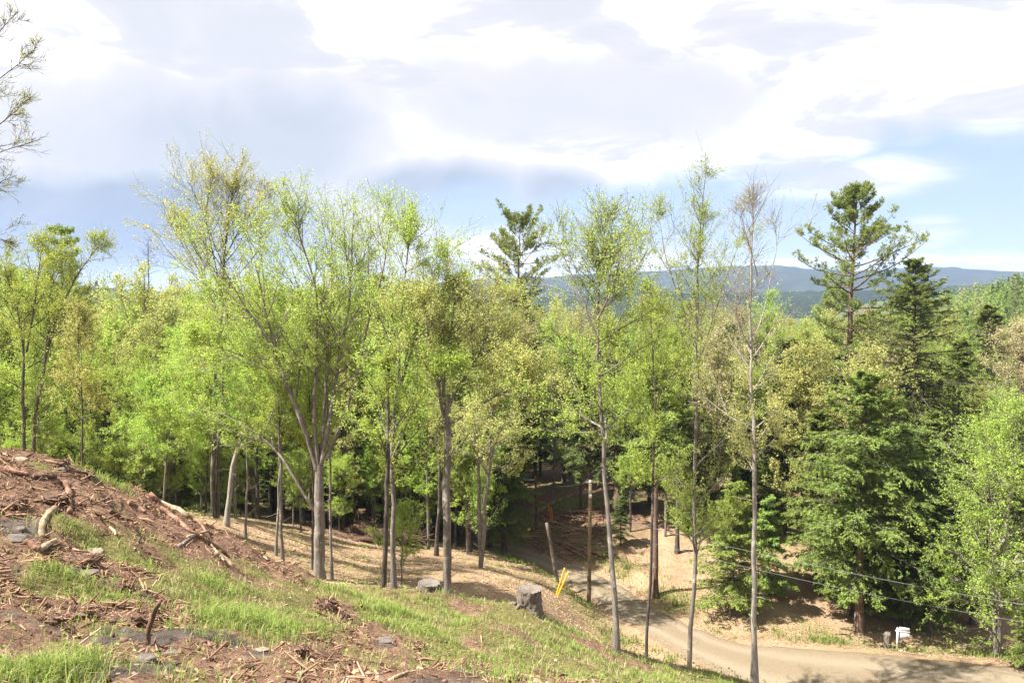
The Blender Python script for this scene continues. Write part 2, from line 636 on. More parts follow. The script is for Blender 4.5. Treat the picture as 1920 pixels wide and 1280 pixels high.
def base_height(x, y):
    x = np.asarray(x, float)
    sh = x.shape
    p = np.stack([x.ravel(), np.asarray(y, float).ravel()], -1)
    out = np.empty(len(p))
    for i in range(0, len(p), 20000):
        q = p[i:i + 20000]
        r2 = ((q[:, None, :] - CP[None, :, :2]) ** 2).sum(-1)
        out[i:i + 20000] = _phi(r2) @ _sol[:_n] + _sol[_n] + q @ _sol[_n + 1:]
    r = np.hypot(p[:, 0] * 0.9, p[:, 1] - 45)
    k = smooth(r, 75, 120)
    valley = -20 - 6 * smooth(r, 100, 500) + 0.8 * fbm(p[:, 0] / 30, p[:, 1] / 30, 3, 5)
    behind = smooth(-p[:, 1], 15, 60)
    valley = valley * (1 - behind) + (-1.0) * behind
    out = out * (1 - k) + valley * k
    return out.reshape(sh)


def hill_rise(x, y):
    """wooded shoulder that rises on the right, 150 m and more away"""
    x = np.asarray(x, float)
    y = np.asarray(y, float)
    a = smooth(x - 0.36 * y, 10, 130) * smooth(y, 130, 330)
    a = a * (27 + 6 * fbm(x / 90, y / 90, 3, 44))
    l = smooth(-x - 0.30 * y, 0, 160) * smooth(y, 160, 420) * 34
    return a + l


# ---- ground zones: patches set down where they lie on the ground
def height(x, y):
    x = np.asarray(x, float)
    y = np.asarray(y, float)
    z = base_height(x, y) + hill_rise(x, y)
    rd = road_dist(x, y)
    k = 1 - smooth(rd, -0.1, 2.2)
    z = z * (1 - k) + (ZROAD - 0.05) * k
    off = 1 - k
    r = np.hypot(x, y)
    fore = smooth(-r, -32, -22)
    z = z + off * (0.35 * fbm(x / 3.1, y / 3.1, 3, 11) * (0.55 + 0.45 * fore) + fore * (0.22 * fbm(x / 0.75, y / 0.75, 4, 21, 0.62)))
    z = z + off * 0.10 * fbm(x / 1.3, y / 1.3, 3, 31) * (1 - fore)
    return z


def hit(px, py, far=140.0, near=3.0):
    """where the line of sight of a picture point meets the ground"""
    d = pix_dir(px, py)
    ts = np.geomspace(near, far, 500)
    p = d[None, :] * (ts / d[1])[:, None]
    below = p[:, 2] < height(p[:, 0], p[:, 1])
    if not below.any():
        return at_depth(px, py, far)
    i = int(np.argmax(below))
    if i == 0:
        return p[0]
    a, b = ts[i - 1], ts[i]
    t2 = np.linspace(a, b, 12)
    p = d[None, :] * (t2 / d[1])[:, None]
    below = p[:, 2] < height(p[:, 0], p[:, 1])
    return p[int(np.argmax(below))]


def gz(x, y):
    return float(height(np.array([x]), np.array([y]))[0])


def make_patches(lst):
    out = []
    for (px, py, rx, ry) in lst:
        c = hit(px, py, 60)
        d = c[1]
        up = hit(px, py - ry * 0.8, 60)[1] - d
        dn = d - hit(px, py + ry * 0.8, 60)[1]
        out.append((c[0], c[1], max(0.3, rx * d / F), max(0.3, min(up + dn, 3.0 * max(dn, 0.2)) / 1.6)))
    return out


GRASS_P = make_patches([
    (130, 1108, 100, 17), (60, 1112, 40, 12), (200, 1122, 50, 14), (360, 1125, 60, 22), (450, 1110, 90, 26), (540, 1120, 90, 30), (470, 1160, 60, 26), (520, 1180, 40, 18),
    (250, 1040, 70, 16), (190, 1040, 40, 10), (320, 1050, 70, 14), (205, 903, 32, 8), (480, 1072, 50, 14), (75, 878, 22, 9),
    (640, 1112, 90, 16), (720, 1135, 90, 20), (800, 1140, 120, 22), (860, 1170, 110, 30), (960, 1165, 90, 24), (960, 1205, 100, 34), (1050, 1200, 90, 28), (1060, 1245, 110, 32),
    (1130, 1235, 80, 26), (1200, 1260, 90, 18), (1300, 1268, 80, 12), (100, 1235, 55, 20), (90, 1260, 40, 14), (605, 1178, 30, 14), (690, 1160, 60, 22), (780, 1175, 90, 18),
    (1350, 1275, 60, 12), (140, 985, 20, 14)])
MUD_P = make_patches([
    (60, 1068, 90, 14), (190, 1092, 100, 12), (330, 1100, 40, 8), (120, 1185, 150, 14), (280, 1195, 120, 14), (280, 1240, 110, 22), (150, 1255, 60, 16), (20, 1000, 50, 22), (400, 1200, 80, 14),
    (725, 1198, 45, 7), (480, 1222, 40, 10), (900, 1262, 60, 10), (20, 1150, 60, 16)])


def patch_mask(x, y, patches, seed, soft=0.55):
    m = np.zeros(np.shape(x))
    wob = 1.25 * fbm(x / 0.8, y / 0.8, 4, seed, 0.6)
    for (cx, cy_, rx, ry) in patches:
        r = np.sqrt(((x - cx) / rx) ** 2 + ((y - cy_) / ry) ** 2) + wob
        m = np.maximum(m, 1 - smooth(r, soft, 1.25))
    return m


def zones(x, y):
    x = np.asarray(x, float)
    y = np.asarray(y, float)
    r = np.hypot(x, y)
    g = patch_mask(x, y, GRASS_P, 71)
    mud = patch_mask(x, y, MUD_P, 81) * (1 - g)
    rd = road_dist(x, y)
    # dry leaf litter: on the slope beyond the crest, and on the bank across the road
    lit = smooth(y + 0.12 * x, 27.5, 31) * (1 - smooth(y, 56, 62))
    lit = np.maximum(lit, smooth(x - 0.16 * y, -0.5, 1.5) * smooth(y, 40, 44) * (1 - smooth(y, 62, 72)))
    lit = lit * (1 - g)
    verge = np.exp(-((rd - 1.4) / 1.0) ** 2) * smooth(fbm(x / 2.2, y / 2.2, 3, 91), -0.18, 0.2) * (rd > 0.25)
    g2 = np.maximum(g, 0.8 * verge * smooth(y, 36, 40))
    gb = np.exp(-(((x - 4.6) / 3.2) ** 2 + ((y - 67.5) / 2.2) ** 2))
    g2 = np.maximum(g2, smooth(gb, 0.25, 0.6))
    forest = smooth(y, 56, 66)
    return g2, mud, lit, forest


def axis(segs):
    out = []
    for a, b, st in segs:
        out.append(np.arange(a, b, st))
    return np.unique(np.concatenate(out))


gx = np.concatenate([-np.geomspace(6000, 46, 26), axis([(-44, -16, 1.0), (-16, -8.2, 0.2), (-8.2, 8.2, 0.135), (8.2, 14, 0.22), (14, 44, 0.8)]), np.geomspace(44.5, 6000, 26)])
gy = np.concatenate([-np.geomspace(3000, 20, 12), axis([(-18, 3.5, 1.2), (3.5, 24, 0.155), (24, 34, 0.25), (34, 70, 0.6)]), np.geomspace(70.5, 8000, 48)])
GX, GY = np.meshgrid(gx, gy)
GZ = height(GX, GY)
zg, zm, zl, zf = zones(GX, GY)
ny, nx = GX.shape
idx = np.arange(ny * nx).reshape(ny, nx)
gq = np.stack([idx[:-1, :-1], idx[:-1, 1:], idx[1:, 1:], idx[1:, :-1]], -1).reshape(-1, 4)

m_ground, t, out = new_mat('ground_soil')
tc = t.node('ShaderNodeTexCoord')
P = tc.outputs['Object']
n_f = t.noise(P, 26, 6, 0.7, 0.6)
n_m = t.noise(P, 5.5, 7, 0.68, 0.5)
n_l = t.noise(P, 0.8, 5, 0.6, 0.3)
n_xl = t.noise(P, 0.17, 4, 0.6)
soil = t.ramp(n_m, [(0.28, (0.06, 0.037, 0.029)), (0.42, (0.17, 0.108, 0.078)), (0.56, (0.30, 0.195, 0.135)), (0.74, (0.46, 0.335, 0.24))])
soil = t.mix(t.math('MULTIPLY', t.maprange(n_f, 0.56, 0.72), 0.55), soil, (0.46, 0.32, 0.22))
soil = t.mix(t.math('MULTIPLY', t.maprange(n_l, 0.52, 0.68), 0.5), soil, (0.11, 0.068, 0.05))
mudc = t.ramp(n_m, [(0.3, (0.055, 0.045, 0.04)), (0.5, (0.135, 0.113, 0.10)), (0.75, (0.27, 0.235, 0.215))])
grassc = t.ramp(n_m, [(0.3, (0.11, 0.10, 0.045)), (0.5, (0.21, 0.20, 0.075)), (0.75, (0.31, 0.27, 0.14))])
litc = t.ramp(n_f, [(0.28, (0.22, 0.145, 0.09)), (0.5, (0.43, 0.315, 0.205)), (0.72, (0.62, 0.50, 0.36))])
litc = t.mix(t.math('MULTIPLY', t.maprange(n_l, 0.45, 0.65), 0.45), litc, (0.26, 0.17, 0.10))
litc = t.mix(t.math('MULTIPLY', t.maprange(n_xl, 0.52, 0.62), 0.35), litc, (0.30, 0.29, 0.12))
forc = t.ramp(n_m, [(0.3, (0.085, 0.056, 0.036)), (0.55, (0.19, 0.125, 0.082)), (0.8, (0.33, 0.23, 0.15))])
forc = t.mix(t.math('MULTIPLY', t.maprange(n_xl, 0.5, 0.62), 0.6), forc, (0.11, 0.13, 0.04))
c = t.mix(attr(t, 'forest'), soil, forc)
c = t.mix(attr(t, 'litter'), c, litc)
mf = t.maprange(t.math('ADD', attr(t, 'mud'), t.math('MULTIPLY_ADD', n_m, 1.5, -0.75)), 0.3, 0.75)
c = t.mix(t.math('MULTIPLY', mf, attr(t, 'mud')), c, mudc)
c = t.mix(attr(t, 'grass'), c, grassc)
c = t.mix(attr(t, 'canopy'), c, t.ramp(n_xl, [(0.35, (0.05, 0.075, 0.02)), (0.65, (0.10, 0.125, 0.035))]))
bh = t.math('ADD', t.math('MULTIPLY', n_f, 0.5), n_m)
c = t.mix(1.0, c, (0.78, 0.73, 0.70), 'MULTIPLY')
principled(t, out, c, 0.95, bh, 0.16, 0.1)
ground = add_obj('ground', make_mesh('ground', np.stack([GX, GY, GZ], -1).reshape(-1, 3), [gq], m_ground, None, True,
                 {'grass': zg.ravel(), 'mud': zm.ravel(), 'litter': zl.ravel(), 'forest': zf.ravel(), 'canopy': smooth(np.hypot(GX, GY), 95, 125).ravel()}), kind='structure',
                 label='cleared hillside of bare soil, grass and leaf litter falling to the road')

# road: a dirt lane laid 5 cm into the valley floor
m_road, t, out = new_mat('road_dirt')
tc = t.node('ShaderNodeTexCoord')
P = tc.outputs['Object']
a1 = t.noise(P, 9, 7, 0.7, 0.4)
a2 = t.noise(P, 0.7, 5, 0.6, 0.6)
a3 = t.noise(P, 45, 3, 0.6)
rc = t.ramp(a1, [(0.3, (0.21, 0.168, 0.118)), (0.55, (0.285, 0.235, 0.165)), (0.8, (0.34, 0.285, 0.21))])
rc = t.mix(t.math('MULTIPLY', t.maprange(a2, 0.45, 0.65), 0.5), rc, (0.27, 0.225, 0.165))
rc = t.mix(t.math('MULTIPLY', t.maprange(a3, 0.60, 0.68), 0.7), rc, (0.15, 0.12, 0.09))
rc = t.mix(t.math('MULTIPLY', t.maprange(t.noise(P, 2.6, 6, 0.7, 1.0), 0.52, 0.66), 0.45), rc, (0.19, 0.15, 0.105))
edge = attr(t, 'edge')
rut = attr(t, 'rut')
rc = t.mix(t.math('MULTIPLY', rut, 0.55), rc, (0.37, 0.325, 0.255))
en = t.math('ADD', edge, t.math('MULTIPLY_ADD', t.noise(P, 2.2, 6, 0.65), 0.9, -0.45))
rc = t.mix(t.maprange(en, 0.55, 0.95), rc, (0.25, 0.185, 0.125))
rc = t.mix(1.0, rc, (0.60, 0.575, 0.54), 'MULTIPLY')
principled(t, out, rc, 0.95, t.math('ADD', a1, t.math('MULTIPLY', a3, 0.4)), 0.03, 0.1)
NA = 21
vv, ed, ru = [], [], []
rng = np.random.default_rng(3)
RFr, RNr = resample(RF, 160), resample(RN, 160)
for i in range(160):
    a, b = RFr[i].copy(), RNr[i].copy()
    dvec = unit((a - b)[None])[0]
    a += dvec * (0.22 * fbm(np.array([i / 3.0]), np.array([2.0]), 3, 7)[0] + 0.1)
    b -= dvec * (0.22 * fbm(np.array([i / 3.0]), np.array([9.0]), 3, 8)[0] + 0.1)
    for j in range(NA):
        u = j / (NA - 1)
        p = a * (1 - u) + b * u
        e = abs(2 * u - 1)
        p[2] = ZROAD + 0.02 - 0.10 * max(0, e - 0.85) / 0.15 + 0.05 * (1 - e * e) - 0.03 * math.exp(-((e - 0.45) / 0.14) ** 2)
        vv.append(p)
        ed.append(smooth(np.array(e), 0.55, 1.0))
        ru.append(math.exp(-((e - 0.45) / 0.18) ** 2))
ii = np.arange(160 * NA).reshape(160, NA)
rq = np.stack([ii[:-1, :-1], ii[:-1, 1:], ii[1:, 1:], ii[1:, :-1]], -1).reshape(-1, 4)
add_obj('road', make_mesh('road', np.array(vv), [rq], m_road, None, True, {'edge': np.array(ed), 'rut': np.array(ru)}), kind='structure',
        label='pale dirt road curving through the valley below the slope')

# distant hills: two wooded ridges
m_hill, t, out = new_mat('hill_forest')
tc = t.node('ShaderNodeTexCoord')
P = tc.outputs['Object']
h1 = t.noise(P, 0.02, 6, 0.7)
h2 = t.noise(P, 0.0035, 4, 0.6)
hc = t.ramp(h1, [(0.3, (0.010, 0.016, 0.008)), (0.55, (0.024, 0.032, 0.014)), (0.8, (0.042, 0.05, 0.02))])
hc = t.mix(t.maprange(h2, 0.42, 0.6), hc, (0.014, 0.021, 0.012))
principled(t, out, hc, 1.0, h1, 6.0, 0.0)


def ridge(name, D, depth, pts, label, seed, bump):
    xs = np.linspace(-700, 2700, 380)
    ys = np.interp(xs, [p[0] for p in pts], [p[1] for p in pts])
    X0 = (xs - 960) / F * D
    top = (560 - ys) / F * D
    rows = 16
    V = np.zeros((rows, len(xs), 3))
    for r in range(rows):
        u = r / (rows - 1)
        prof = math.sin(u * math.pi / 2 * 1.0) if u <= 1 else 1
        yy = D - depth * (1 - u)
        V[r, :, 0] = X0
        V[r, :, 1] = yy
        n = fbm(X0 / 260, np.full_like(X0, yy / 260), 4, seed)
        V[r, :, 2] = -40 + (top + 40) * prof + n * 60 * (prof * (1 - prof)) * 2 + bump * (vnoise(X0 / 9, np.full_like(X0, yy / 9), seed + 9))
    V2 = V[-1].copy()
    V2[:, 1] += depth * 0.7
    V2[:, 2] = -40
    V = np.concatenate([V, V2[None]], 0)
    R = rows + 1
    ii = np.arange(R * len(xs)).reshape(R, len(xs))
    q = np.stack([ii[:-1, :-1], ii[:-1, 1:], ii[1:, 1:], ii[1:, :-1]], -1).reshape(-1, 4)
    add_obj(name, make_mesh(name, V.reshape(-1, 3), [q], m_hill, None, True), kind='structure', label=label)


ridge('hills', 3600, 1500, [(-900, 540), (150, 536), (330, 548), (600, 545), (780, 538), (860, 528), (930, 523), (1030, 521), (1100, 515), (1180, 513), (1260, 507), (1340, 502), (1420, 499),
                            (1480, 507), (1560, 511), (1640, 507), (1700, 503), (1770, 508), (1850, 516), (1920, 511), (2100, 500), (2900, 530)],
      'blue wooded ridge far beyond the valley', 3, 9.0)
ridge('hills', 1500, 500, [(-900, 500), (-100, 522), (60, 532), (200, 541), (320, 549), (500, 556), (800, 560), (1100, 556), (1400, 549), (1700, 543), (1920, 530), (2900, 505)],
      'lower green ridge in front of the far blue ridge', 8, 6.0)

# ------------------------------------------------------------------ tree building
UPZ = np.array([0., 0., 1.])


def curve(p0, d0, L, N, up, wig, rng):
    """B curves of N points starting at p0 along d0, bent towards the sky by `up`"""
    B = len(p0)
    pts = np.zeros((B, N, 3))
    pts[:, 0] = p0
    d = unit(d0)
    st = (L / (N - 1))[:, None]
    up = np.broadcast_to(up, (B,))[:, None] if np.ndim(up) else np.full((B, 1), up)
    for i in range(1, N):
        d = unit(d + up * UPZ / (N - 1) + wig * rng.normal(0, 1, (B, 3)) / math.sqrt(N - 1))
        pts[:, i] = pts[:, i - 1] + d * st
    return pts


def along(pts, rad, t):
    """points, tangents and radii at parameter t (B,k) of curves pts (B,N,3)"""
    B, N, _ = pts.shape
    f = np.clip(t, 0, 1) * (N - 1)
    i = np.minimum(f.astype(int), N - 2)
    w = (f - i)[..., None]
    b = np.arange(B)[:, None]
    p = pts[b, i] * (1 - w) + pts[b, i + 1] * w
    tg = unit(pts[b, i + 1] - pts[b, i])
    r = rad[b, i] * (1 - w[..., 0]) + rad[b, i + 1] * w[..., 0]
    return p, tg, r


def deflect(tg, ang, az):
    ref = np.where(np.abs(tg[..., 2:3]) < 0.9, np.array([0., 0., 1.]), np.array([1., 0., 0.]))
    u = unit(np.cross(tg, ref))
    v = np.cross(tg, u)
    return np.cos(ang)[..., None] * tg + np.sin(ang)[..., None] * (np.cos(az)[..., None] * u + np.sin(az)[..., None] * v)


def leaf_quads(c, axis_, nrm, l, w, tint, batch, tri=False):
    axis_ = unit(axis_)
    side = unit(np.cross(nrm, axis_))
    n = len(c)
    l = np.broadcast_to(l, (n,))[:, None]
    w = np.broadcast_to(w, (n,))[:, None]
    tint = np.clip(tint, 0, 1)
    if tri:
        v = np.stack([c - axis_ * l * 0.4 - side * w * 0.5, c - axis_ * l * 0.25 + side * w * 0.5, c + axis_ * l * 0.6], 1)
        batch.t.append(np.arange(3 * n).reshape(n, 3) + batch.n)
        batch.tt.append(tint)
        batch.v.append(v.reshape(-1, 3))
        batch.n += 3 * n
        return
    v = np.stack([c - axis_ * l * 0.5, c + side * w * 0.5 - axis_ * l * 0.05, c + axis_ * l * 0.5, c - side * w * 0.5 - axis_ * l * 0.05], 1)
    batch.add(v.reshape(-1, 3), np.arange(4 * n).reshape(n, 4), tint=tint)


def broadleaf(rng, stems, n1=26, len1=3.2, ang1=(35, 60), t1=(0.35, 0.98), prof=None, n2=8, n3=6, leaves=13, leaf=0.11, up1=0.5, keep=None, spread=1.0, twig=0.55, wig=0.16, taper_top=0.4):
    """stems: list of (pts (N,3), radii (N)); returns wood batch, leaf batch"""
    wood, fine, crown = Batch(), Batch(), Batch()
    limbs_p, limbs_r = [], []
    for si, (pts, rad) in enumerate(stems):
        wood.tubes(pts[None], rad[None], 9 if rad[0] > 0.12 else 7, rng.uniform(0.3, 0.7), lump=0.05, rng=rng)
        k = n1[si] if isinstance(n1, (list, tuple)) else n1
        if k == 0:
            continue
        lo, hi = t1[si] if isinstance(t1[0], (list, tuple)) else t1
        tt = np.sort(rng.uniform(lo, hi, k))[None]
        p, tg, r = along(pts[None], rad[None], tt)
        p, tg, r, tt = p[0], tg[0], r[0], tt[0]
        rel = (tt - lo) / max(1e-6, hi - lo)
        pf = prof(rel) if prof is not None else (0.45 + 0.75 * np.sin(np.pi * np.clip(rel * 0.8 + 0.15, 0, 1))) * (1 - 0.4 * rel ** 3)
        ang = np.radians(rng.uniform(ang1[0], ang1[1], k)) * (1 - 0.5 * rel)
        az = np.arange(k) * 2.39996 + rng.normal(0, 0.4, k)
        d = deflect(tg, ang, az)
        L = len1 * pf * rng.uniform(0.5, 1.4, k) * (1 - 0.45 * rel ** 2)
        lp = curve(p, d, L, 9, up1, wig, rng)
        lr0 = np.minimum(r * 0.62, 0.012 + 0.014 * L)
        lr = lr0[:, None] * np.linspace(1, 0.22, 9)[None]
        limbs_p.append(lp)
        limbs_r.append(lr)
        # the leader's own tip carries side shoots too
        if k <= 6:
            continue
        limbs_p.append(resample(pts[int(len(pts) * 0.75):], 9, 1)[None])
        limbs_r.append(np.interp(np.linspace(0.75, 1, 9), np.linspace(0, 1, len(rad)), rad)[None])
    s0, r0_ = stems[0]
    kk = 14
    p, tg, r = along(s0[None], r0_[None], rng.uniform(0.08, 0.75, (1, kk)))
    d = deflect(tg[0], np.radians(rng.uniform(50, 95, kk)), rng.uniform(0, 6.28, kk))
    fine.tubes(curve(p[0], d, rng.uniform(0.15, 0.9, kk), 4, 0.1, 0.25, rng), rng.uniform(0.006, 0.014, (kk, 1)) * np.array([[1, 0.8, 0.6, 0.3]]), 4, 0.5)
    LP, LR = np.concatenate(limbs_p), np.concatenate(limbs_r)
    wood.tubes(LP, LR, 5, 0.5)
    LL = np.linalg.norm(np.diff(LP, axis=1), axis=2).sum(1)
    B = len(LP)
    t2 = np.clip(np.linspace(0.16, 0.97, n2)[None] + rng.normal(0, 0.05, (B, n2)), 0.12, 1)
    p, tg, r = along(LP, LR, t2)
    d = deflect(tg, np.radians(rng.uniform(25, 62, (B, n2))), rng.uniform(0, 2 * np.pi, (B, n2)))
    L2 = (0.12 * len1 * spread + 0.40 * LL[:, None]) * (1.12 - 0.6 * t2) * rng.uniform(0.5, 1.45, (B, n2))
    p, d, L2, r = p.reshape(-1, 3), d.reshape(-1, 3), L2.ravel(), r.ravel()
    SP = curve(p, d, L2, 6, up1 * 0.7 + 0.1, wig * 1.2, rng)
    SR = np.minimum(r * 0.7, 0.006 + 0.008 * L2)[:, None] * np.linspace(1, 0.3, 6)[None]
    fine.tubes(SP[:, [0, 2, 3, 5]], SR[:, [0, 2, 3, 5]], 3, 0.5)
    B = len(SP)
    dens2 = rng.uniform(0.12, 1.0, B) ** 0.8
    t3 = np.clip(np.linspace(0.15, 1.0, n3)[None] + rng.normal(0, 0.07, (B, n3)), 0.05, 1)
    p, tg, r = along(SP, SR, t3)
    d = deflect(tg, np.radians(rng.uniform(18, 52, (B, n3))), rng.uniform(0, 2 * np.pi, (B, n3)))
    L3 = twig * 1.35 * rng.uniform(0.4, 1.5, (B, n3)) * np.clip(0.35 + 0.5 * L2[:, None], 0.4, 1.15)
    p, d, L3 = p.reshape(-1, 3), d.reshape(-1, 3), L3.ravel()
    TP = curve(p, d, L3, 3, 0.3, 0.2, rng)
    TR = np.full((len(TP), 1), 0.0055) * np.array([[1, 0.75, 0.45]])
    fine.tubes(TP[:, [0, 2]], TR[:, [0, 2]], 3, 0.5)
    # leaves
    k = leaves
    B = len(TP)
    tl = rng.uniform(0.1, 1.1, (B, k))
    a, b, c = TP[:, 0][:, None], TP[:, 1][:, None], TP[:, 2][:, None]
    u = np.clip(tl, 0, 1)[..., None]
    pos = np.where(u < 0.5, a + (b - a) * u * 2, b + (c - b) * (u - 0.5) * 2)
    pos = pos + rng.normal(0, 0.04 + leaf * 0.30, pos.shape)
    clump = rng.uniform(0, 1, (B, 1)) * 0.6 + rng.uniform(0, 1, (B, k)) * 0.4
    dn = np.repeat(dens2, n3 * k)
    pos, clump = pos.reshape(-1, 3), clump.ravel()
    kp = rng.uniform(0, 1, len(pos)) < dn * 1.15
    pos, clump = pos[kp], clump[kp]
    zt = pos[:, 2].max()
    kp = rng.uniform(0, 1, len(pos)) < 1 - 0.62 * smooth(pos[:, 2] / zt, 0.62, 0.98)
    pos, clump = pos[kp], clump[kp]
    if keep is not None:
        kp = rng.uniform(0, 1, len(pos)) < keep(pos)
        pos, clump = pos[kp], clump[kp]
    n = len(pos)
    ax = rng.normal(0, 1, (n, 3)) + np.array([0, 0, -0.25])
    nr = unit(rng.normal(0, 0.75, (n, 3)) + np.array([0, 0, 0.9]))
    sz = leaf * rng.uniform(0.65, 1.3, n)
    leaf_quads(pos, ax, nr, sz * 1.1, sz * rng.uniform(0.8, 1.1, n), clump, crown, True)
    return wood, fine, crown


def hemlock(rng, H, R, r0, lo=0.1, nb=90, ns=9, nq=7, q=0.27, droop=0.35, power=0.75, lean=0.0, gap=0.0):
    q, nq, nb = q * 0.60, int(nq * 2.7), int(nb * 1.15)
    wood, fine, crown = Batch(), Batch(), Batch()
    tp = np.zeros((14, 3))
    tp[:, 2] = np.linspace(0, H, 14)
    tp[:, 0] = lean * np.linspace(0, 1, 14) ** 1.4 + np.cumsum(rng.normal(0, 0.018, 14))
    tp[:, 1] = np.cumsum(rng.normal(0, 0.018, 14))
    tr = r0 * (1 - np.linspace(0, 1, 14)) ** 0.85 + 0.012
    tr[0] *= 1.35
    wood.tubes(tp[None], tr[None], 9, 0.5, lump=0.06, rng=rng)
    tt = lo + (0.995 - lo) * (np.sort(rng.uniform(0, 1, nb)) ** 0.9)
    p, tg, r = along(tp[None], tr[None], tt[None])
    p, r = p[0], r[0]
    rel = (tt - lo) / (1 - lo)
    L = R * ((1 - rel) ** power) * (0.5 + 0.5 * smooth(rel, 0.0, 0.18)) * rng.uniform(0.62, 1.18, nb) + 0.25
    az = np.arange(nb) * 2.39996 + rng.normal(0, 0.5, nb)
    el = np.radians(-8 + 40 * rel ** 1.5 + rng.normal(0, 12, nb))
    d = np.stack([np.cos(az) * np.cos(el), np.sin(az) * np.cos(el), np.sin(el)], -1)
    BP = curve(p, d, L, 7, -droop * (1 - 0.6 * rel), 0.10, rng)
    BR = np.minimum(r * 0.5, 0.012 + 0.009 * L)[:, None] * np.linspace(1, 0.2, 7)[None]
    fine.tubes(BP, BR, 4, 0.5)
    # side branchlets in two flat rows
    ts = np.linspace(0.10, 0.98, ns)[None] + rng.normal(0, 0.02, (nb, ns))
    sp_p, sp_d, sp_l = [], [], []
    for sgn in (-1, 1):
        q0, tg, _ = along(BP, BR, ts)
        side = unit(np.cross(tg, UPZ)) * sgn
        a = np.radians(rng.uniform(38, 66, (nb, ns)))[..., None]
        dd = np.cos(a) * tg + np.sin(a) * side + rng.normal(0, 0.2, tg.shape) + np.array([0, 0, -0.10])
        ll = (0.30 * L[:, None] + 0.18) * (1.08 - 0.75 * np.clip(ts, 0, 1)) * rng.uniform(0.7, 1.2, (nb, ns))
        sp_p.append(q0.reshape(-1, 3))
        sp_d.append(dd.reshape(-1, 3))
        sp_l.append(ll.ravel())
    sp_p.append(BP[:, -2])
    sp_d.append(BP[:, -1] - BP[:, -2])
    sp_l.append(L * 0.12 + 0.2)
    SP = curve(np.concatenate(sp_p), np.concatenate(sp_d), np.concatenate(sp_l), 4, -droop * 0.6, 0.08, rng)
    SR = np.full((len(SP), 1), 0.006) * np.array([[1, 0.8, 0.6, 0.4]])
    fine.tubes(SP[:, [0, 3]], SR[:, [0, 3]], 3, 0.5)
    B = len(SP)
    tl = rng.uniform(0.05, 1.05, (B, nq))
    pos, tg, _ = along(SP, SR, tl)
    side = unit(np.cross(tg, UPZ)) * rng.choice([-1, 1], (B, nq))[..., None]
    ax = tg + side * rng.uniform(0.1, 1.0, (B, nq))[..., None] + rng.normal(0, 0.15, tg.shape) + np.array([0, 0, -0.12])
    pos = pos + unit(ax) * (q * 0.35) + rng.normal(0, 0.045, pos.shape)
    pos, ax = pos.reshape(-1, 3), ax.reshape(-1, 3)
    n = len(pos)
    nr = unit(rng.normal(0, 0.5, (n, 3)) + UPZ)
    tip = np.clip(tl, 0, 1).ravel() * 0.3 + rng.uniform(0.1, 0.6, n)
    sz = q * rng.uniform(0.6, 1.25, n)
    leaf_quads(pos, ax, nr, sz, sz * rng.uniform(0.38, 0.62, n), tip, crown, True)
    return wood, fine, crown


def white_pine(rng, H, r0, limbs, tuft=8, needle=0.27, twin=False, nsec=9):
    """limbs: rows (height fraction, length, azimuth deg, elevation deg)"""
    wood, fine, crown = Batch(), Batch(), Batch()
    tp = np.zeros((14, 3))
    tp[:, 2] = np.linspace(0, H, 14)
    tp[:, 0] = np.cumsum(rng.normal(0, 0.05, 14))
    tr = r0 * (1 - np.linspace(0, 1, 14)) ** 0.8 + 0.02
    wood.tubes(tp[None], tr[None], 9, 0.5, lump=0.05, rng=rng)
    lim = np.array(limbs, float)
    p, tg, r = along(tp[None], tr[None], lim[None, :, 0])
    p, r = p[0], r[0]
    az, el, L = np.radians(lim[:, 2]), np.radians(lim[:, 3]), lim[:, 1]
    d = np.stack([np.cos(az) * np.cos(el), np.sin(az) * np.cos(el), np.sin(el)], -1)
    BP = curve(p, d, L, 9, 0.45, 0.14, rng)
    BR = np.minimum(r * 0.5, 0.02 + 0.016 * L)[:, None] * np.linspace(1, 0.25, 9)[None]
    wood.tubes(BP, BR, 5, 0.4)
    nb = len(BP)
    ts = np.clip(np.linspace(0.32, 1.0, nsec)[None] + rng.normal(0, 0.05, (nb, nsec)), 0.25, 1)
    q0, tg, _ = along(BP, BR, ts)
    side = unit(np.cross(tg, UPZ)) * rng.choice([-1, 1], (nb, nsec))[..., None]
    dd = tg * 0.8 + side * rng.uniform(0.2, 1.1, (nb, nsec))[..., None] + UPZ * rng.uniform(0.1, 0.5, (nb, nsec))[..., None]
    ll = (0.22 * L[:, None] + 0.35) * (1.1 - 0.5 * ts) * rng.uniform(0.7, 1.3, (nb, nsec))
    SP = curve(q0.reshape(-1, 3), dd.reshape(-1, 3), ll.ravel(), 5, 0.5, 0.14, rng)
    SR = np.full((len(SP), 1), 0.014) * np.array([[1, 0.85, 0.7, 0.5, 0.35]])
    fine.tubes(SP, SR, 4, 0.5)
    B, nt = len(SP), 8
    tl = np.clip(rng.uniform(0.25, 1.05, (B, nt)), 0, 1)
    pos, tg, _ = along(SP, SR, tl)
    pos = pos + rng.normal(0, 0.10, pos.shape)
    pos, tg = pos.reshape(-1, 3), tg.reshape(-1, 3)
    n = len(pos)
    tn = rng.uniform(0, 1, n)
    pos, tg, tn = np.repeat(pos, tuft, 0), np.repeat(tg, tuft, 0), np.repeat(tn, tuft)
    n = len(pos)
    ax = unit(tg * 0.6 + rng.normal(0, 0.8, (n, 3)) + UPZ * 0.45)
    sz = needle * rng.uniform(0.7, 1.2, n)
    leaf_quads(pos + ax * sz[:, None] * 0.5, ax, unit(rng.normal(0, 1, (n, 3))), sz, 0.05, tn * 0.6 + rng.uniform(0, 0.4, n), crown)
    return wood, fine, crown


TRI = {'total': 0}


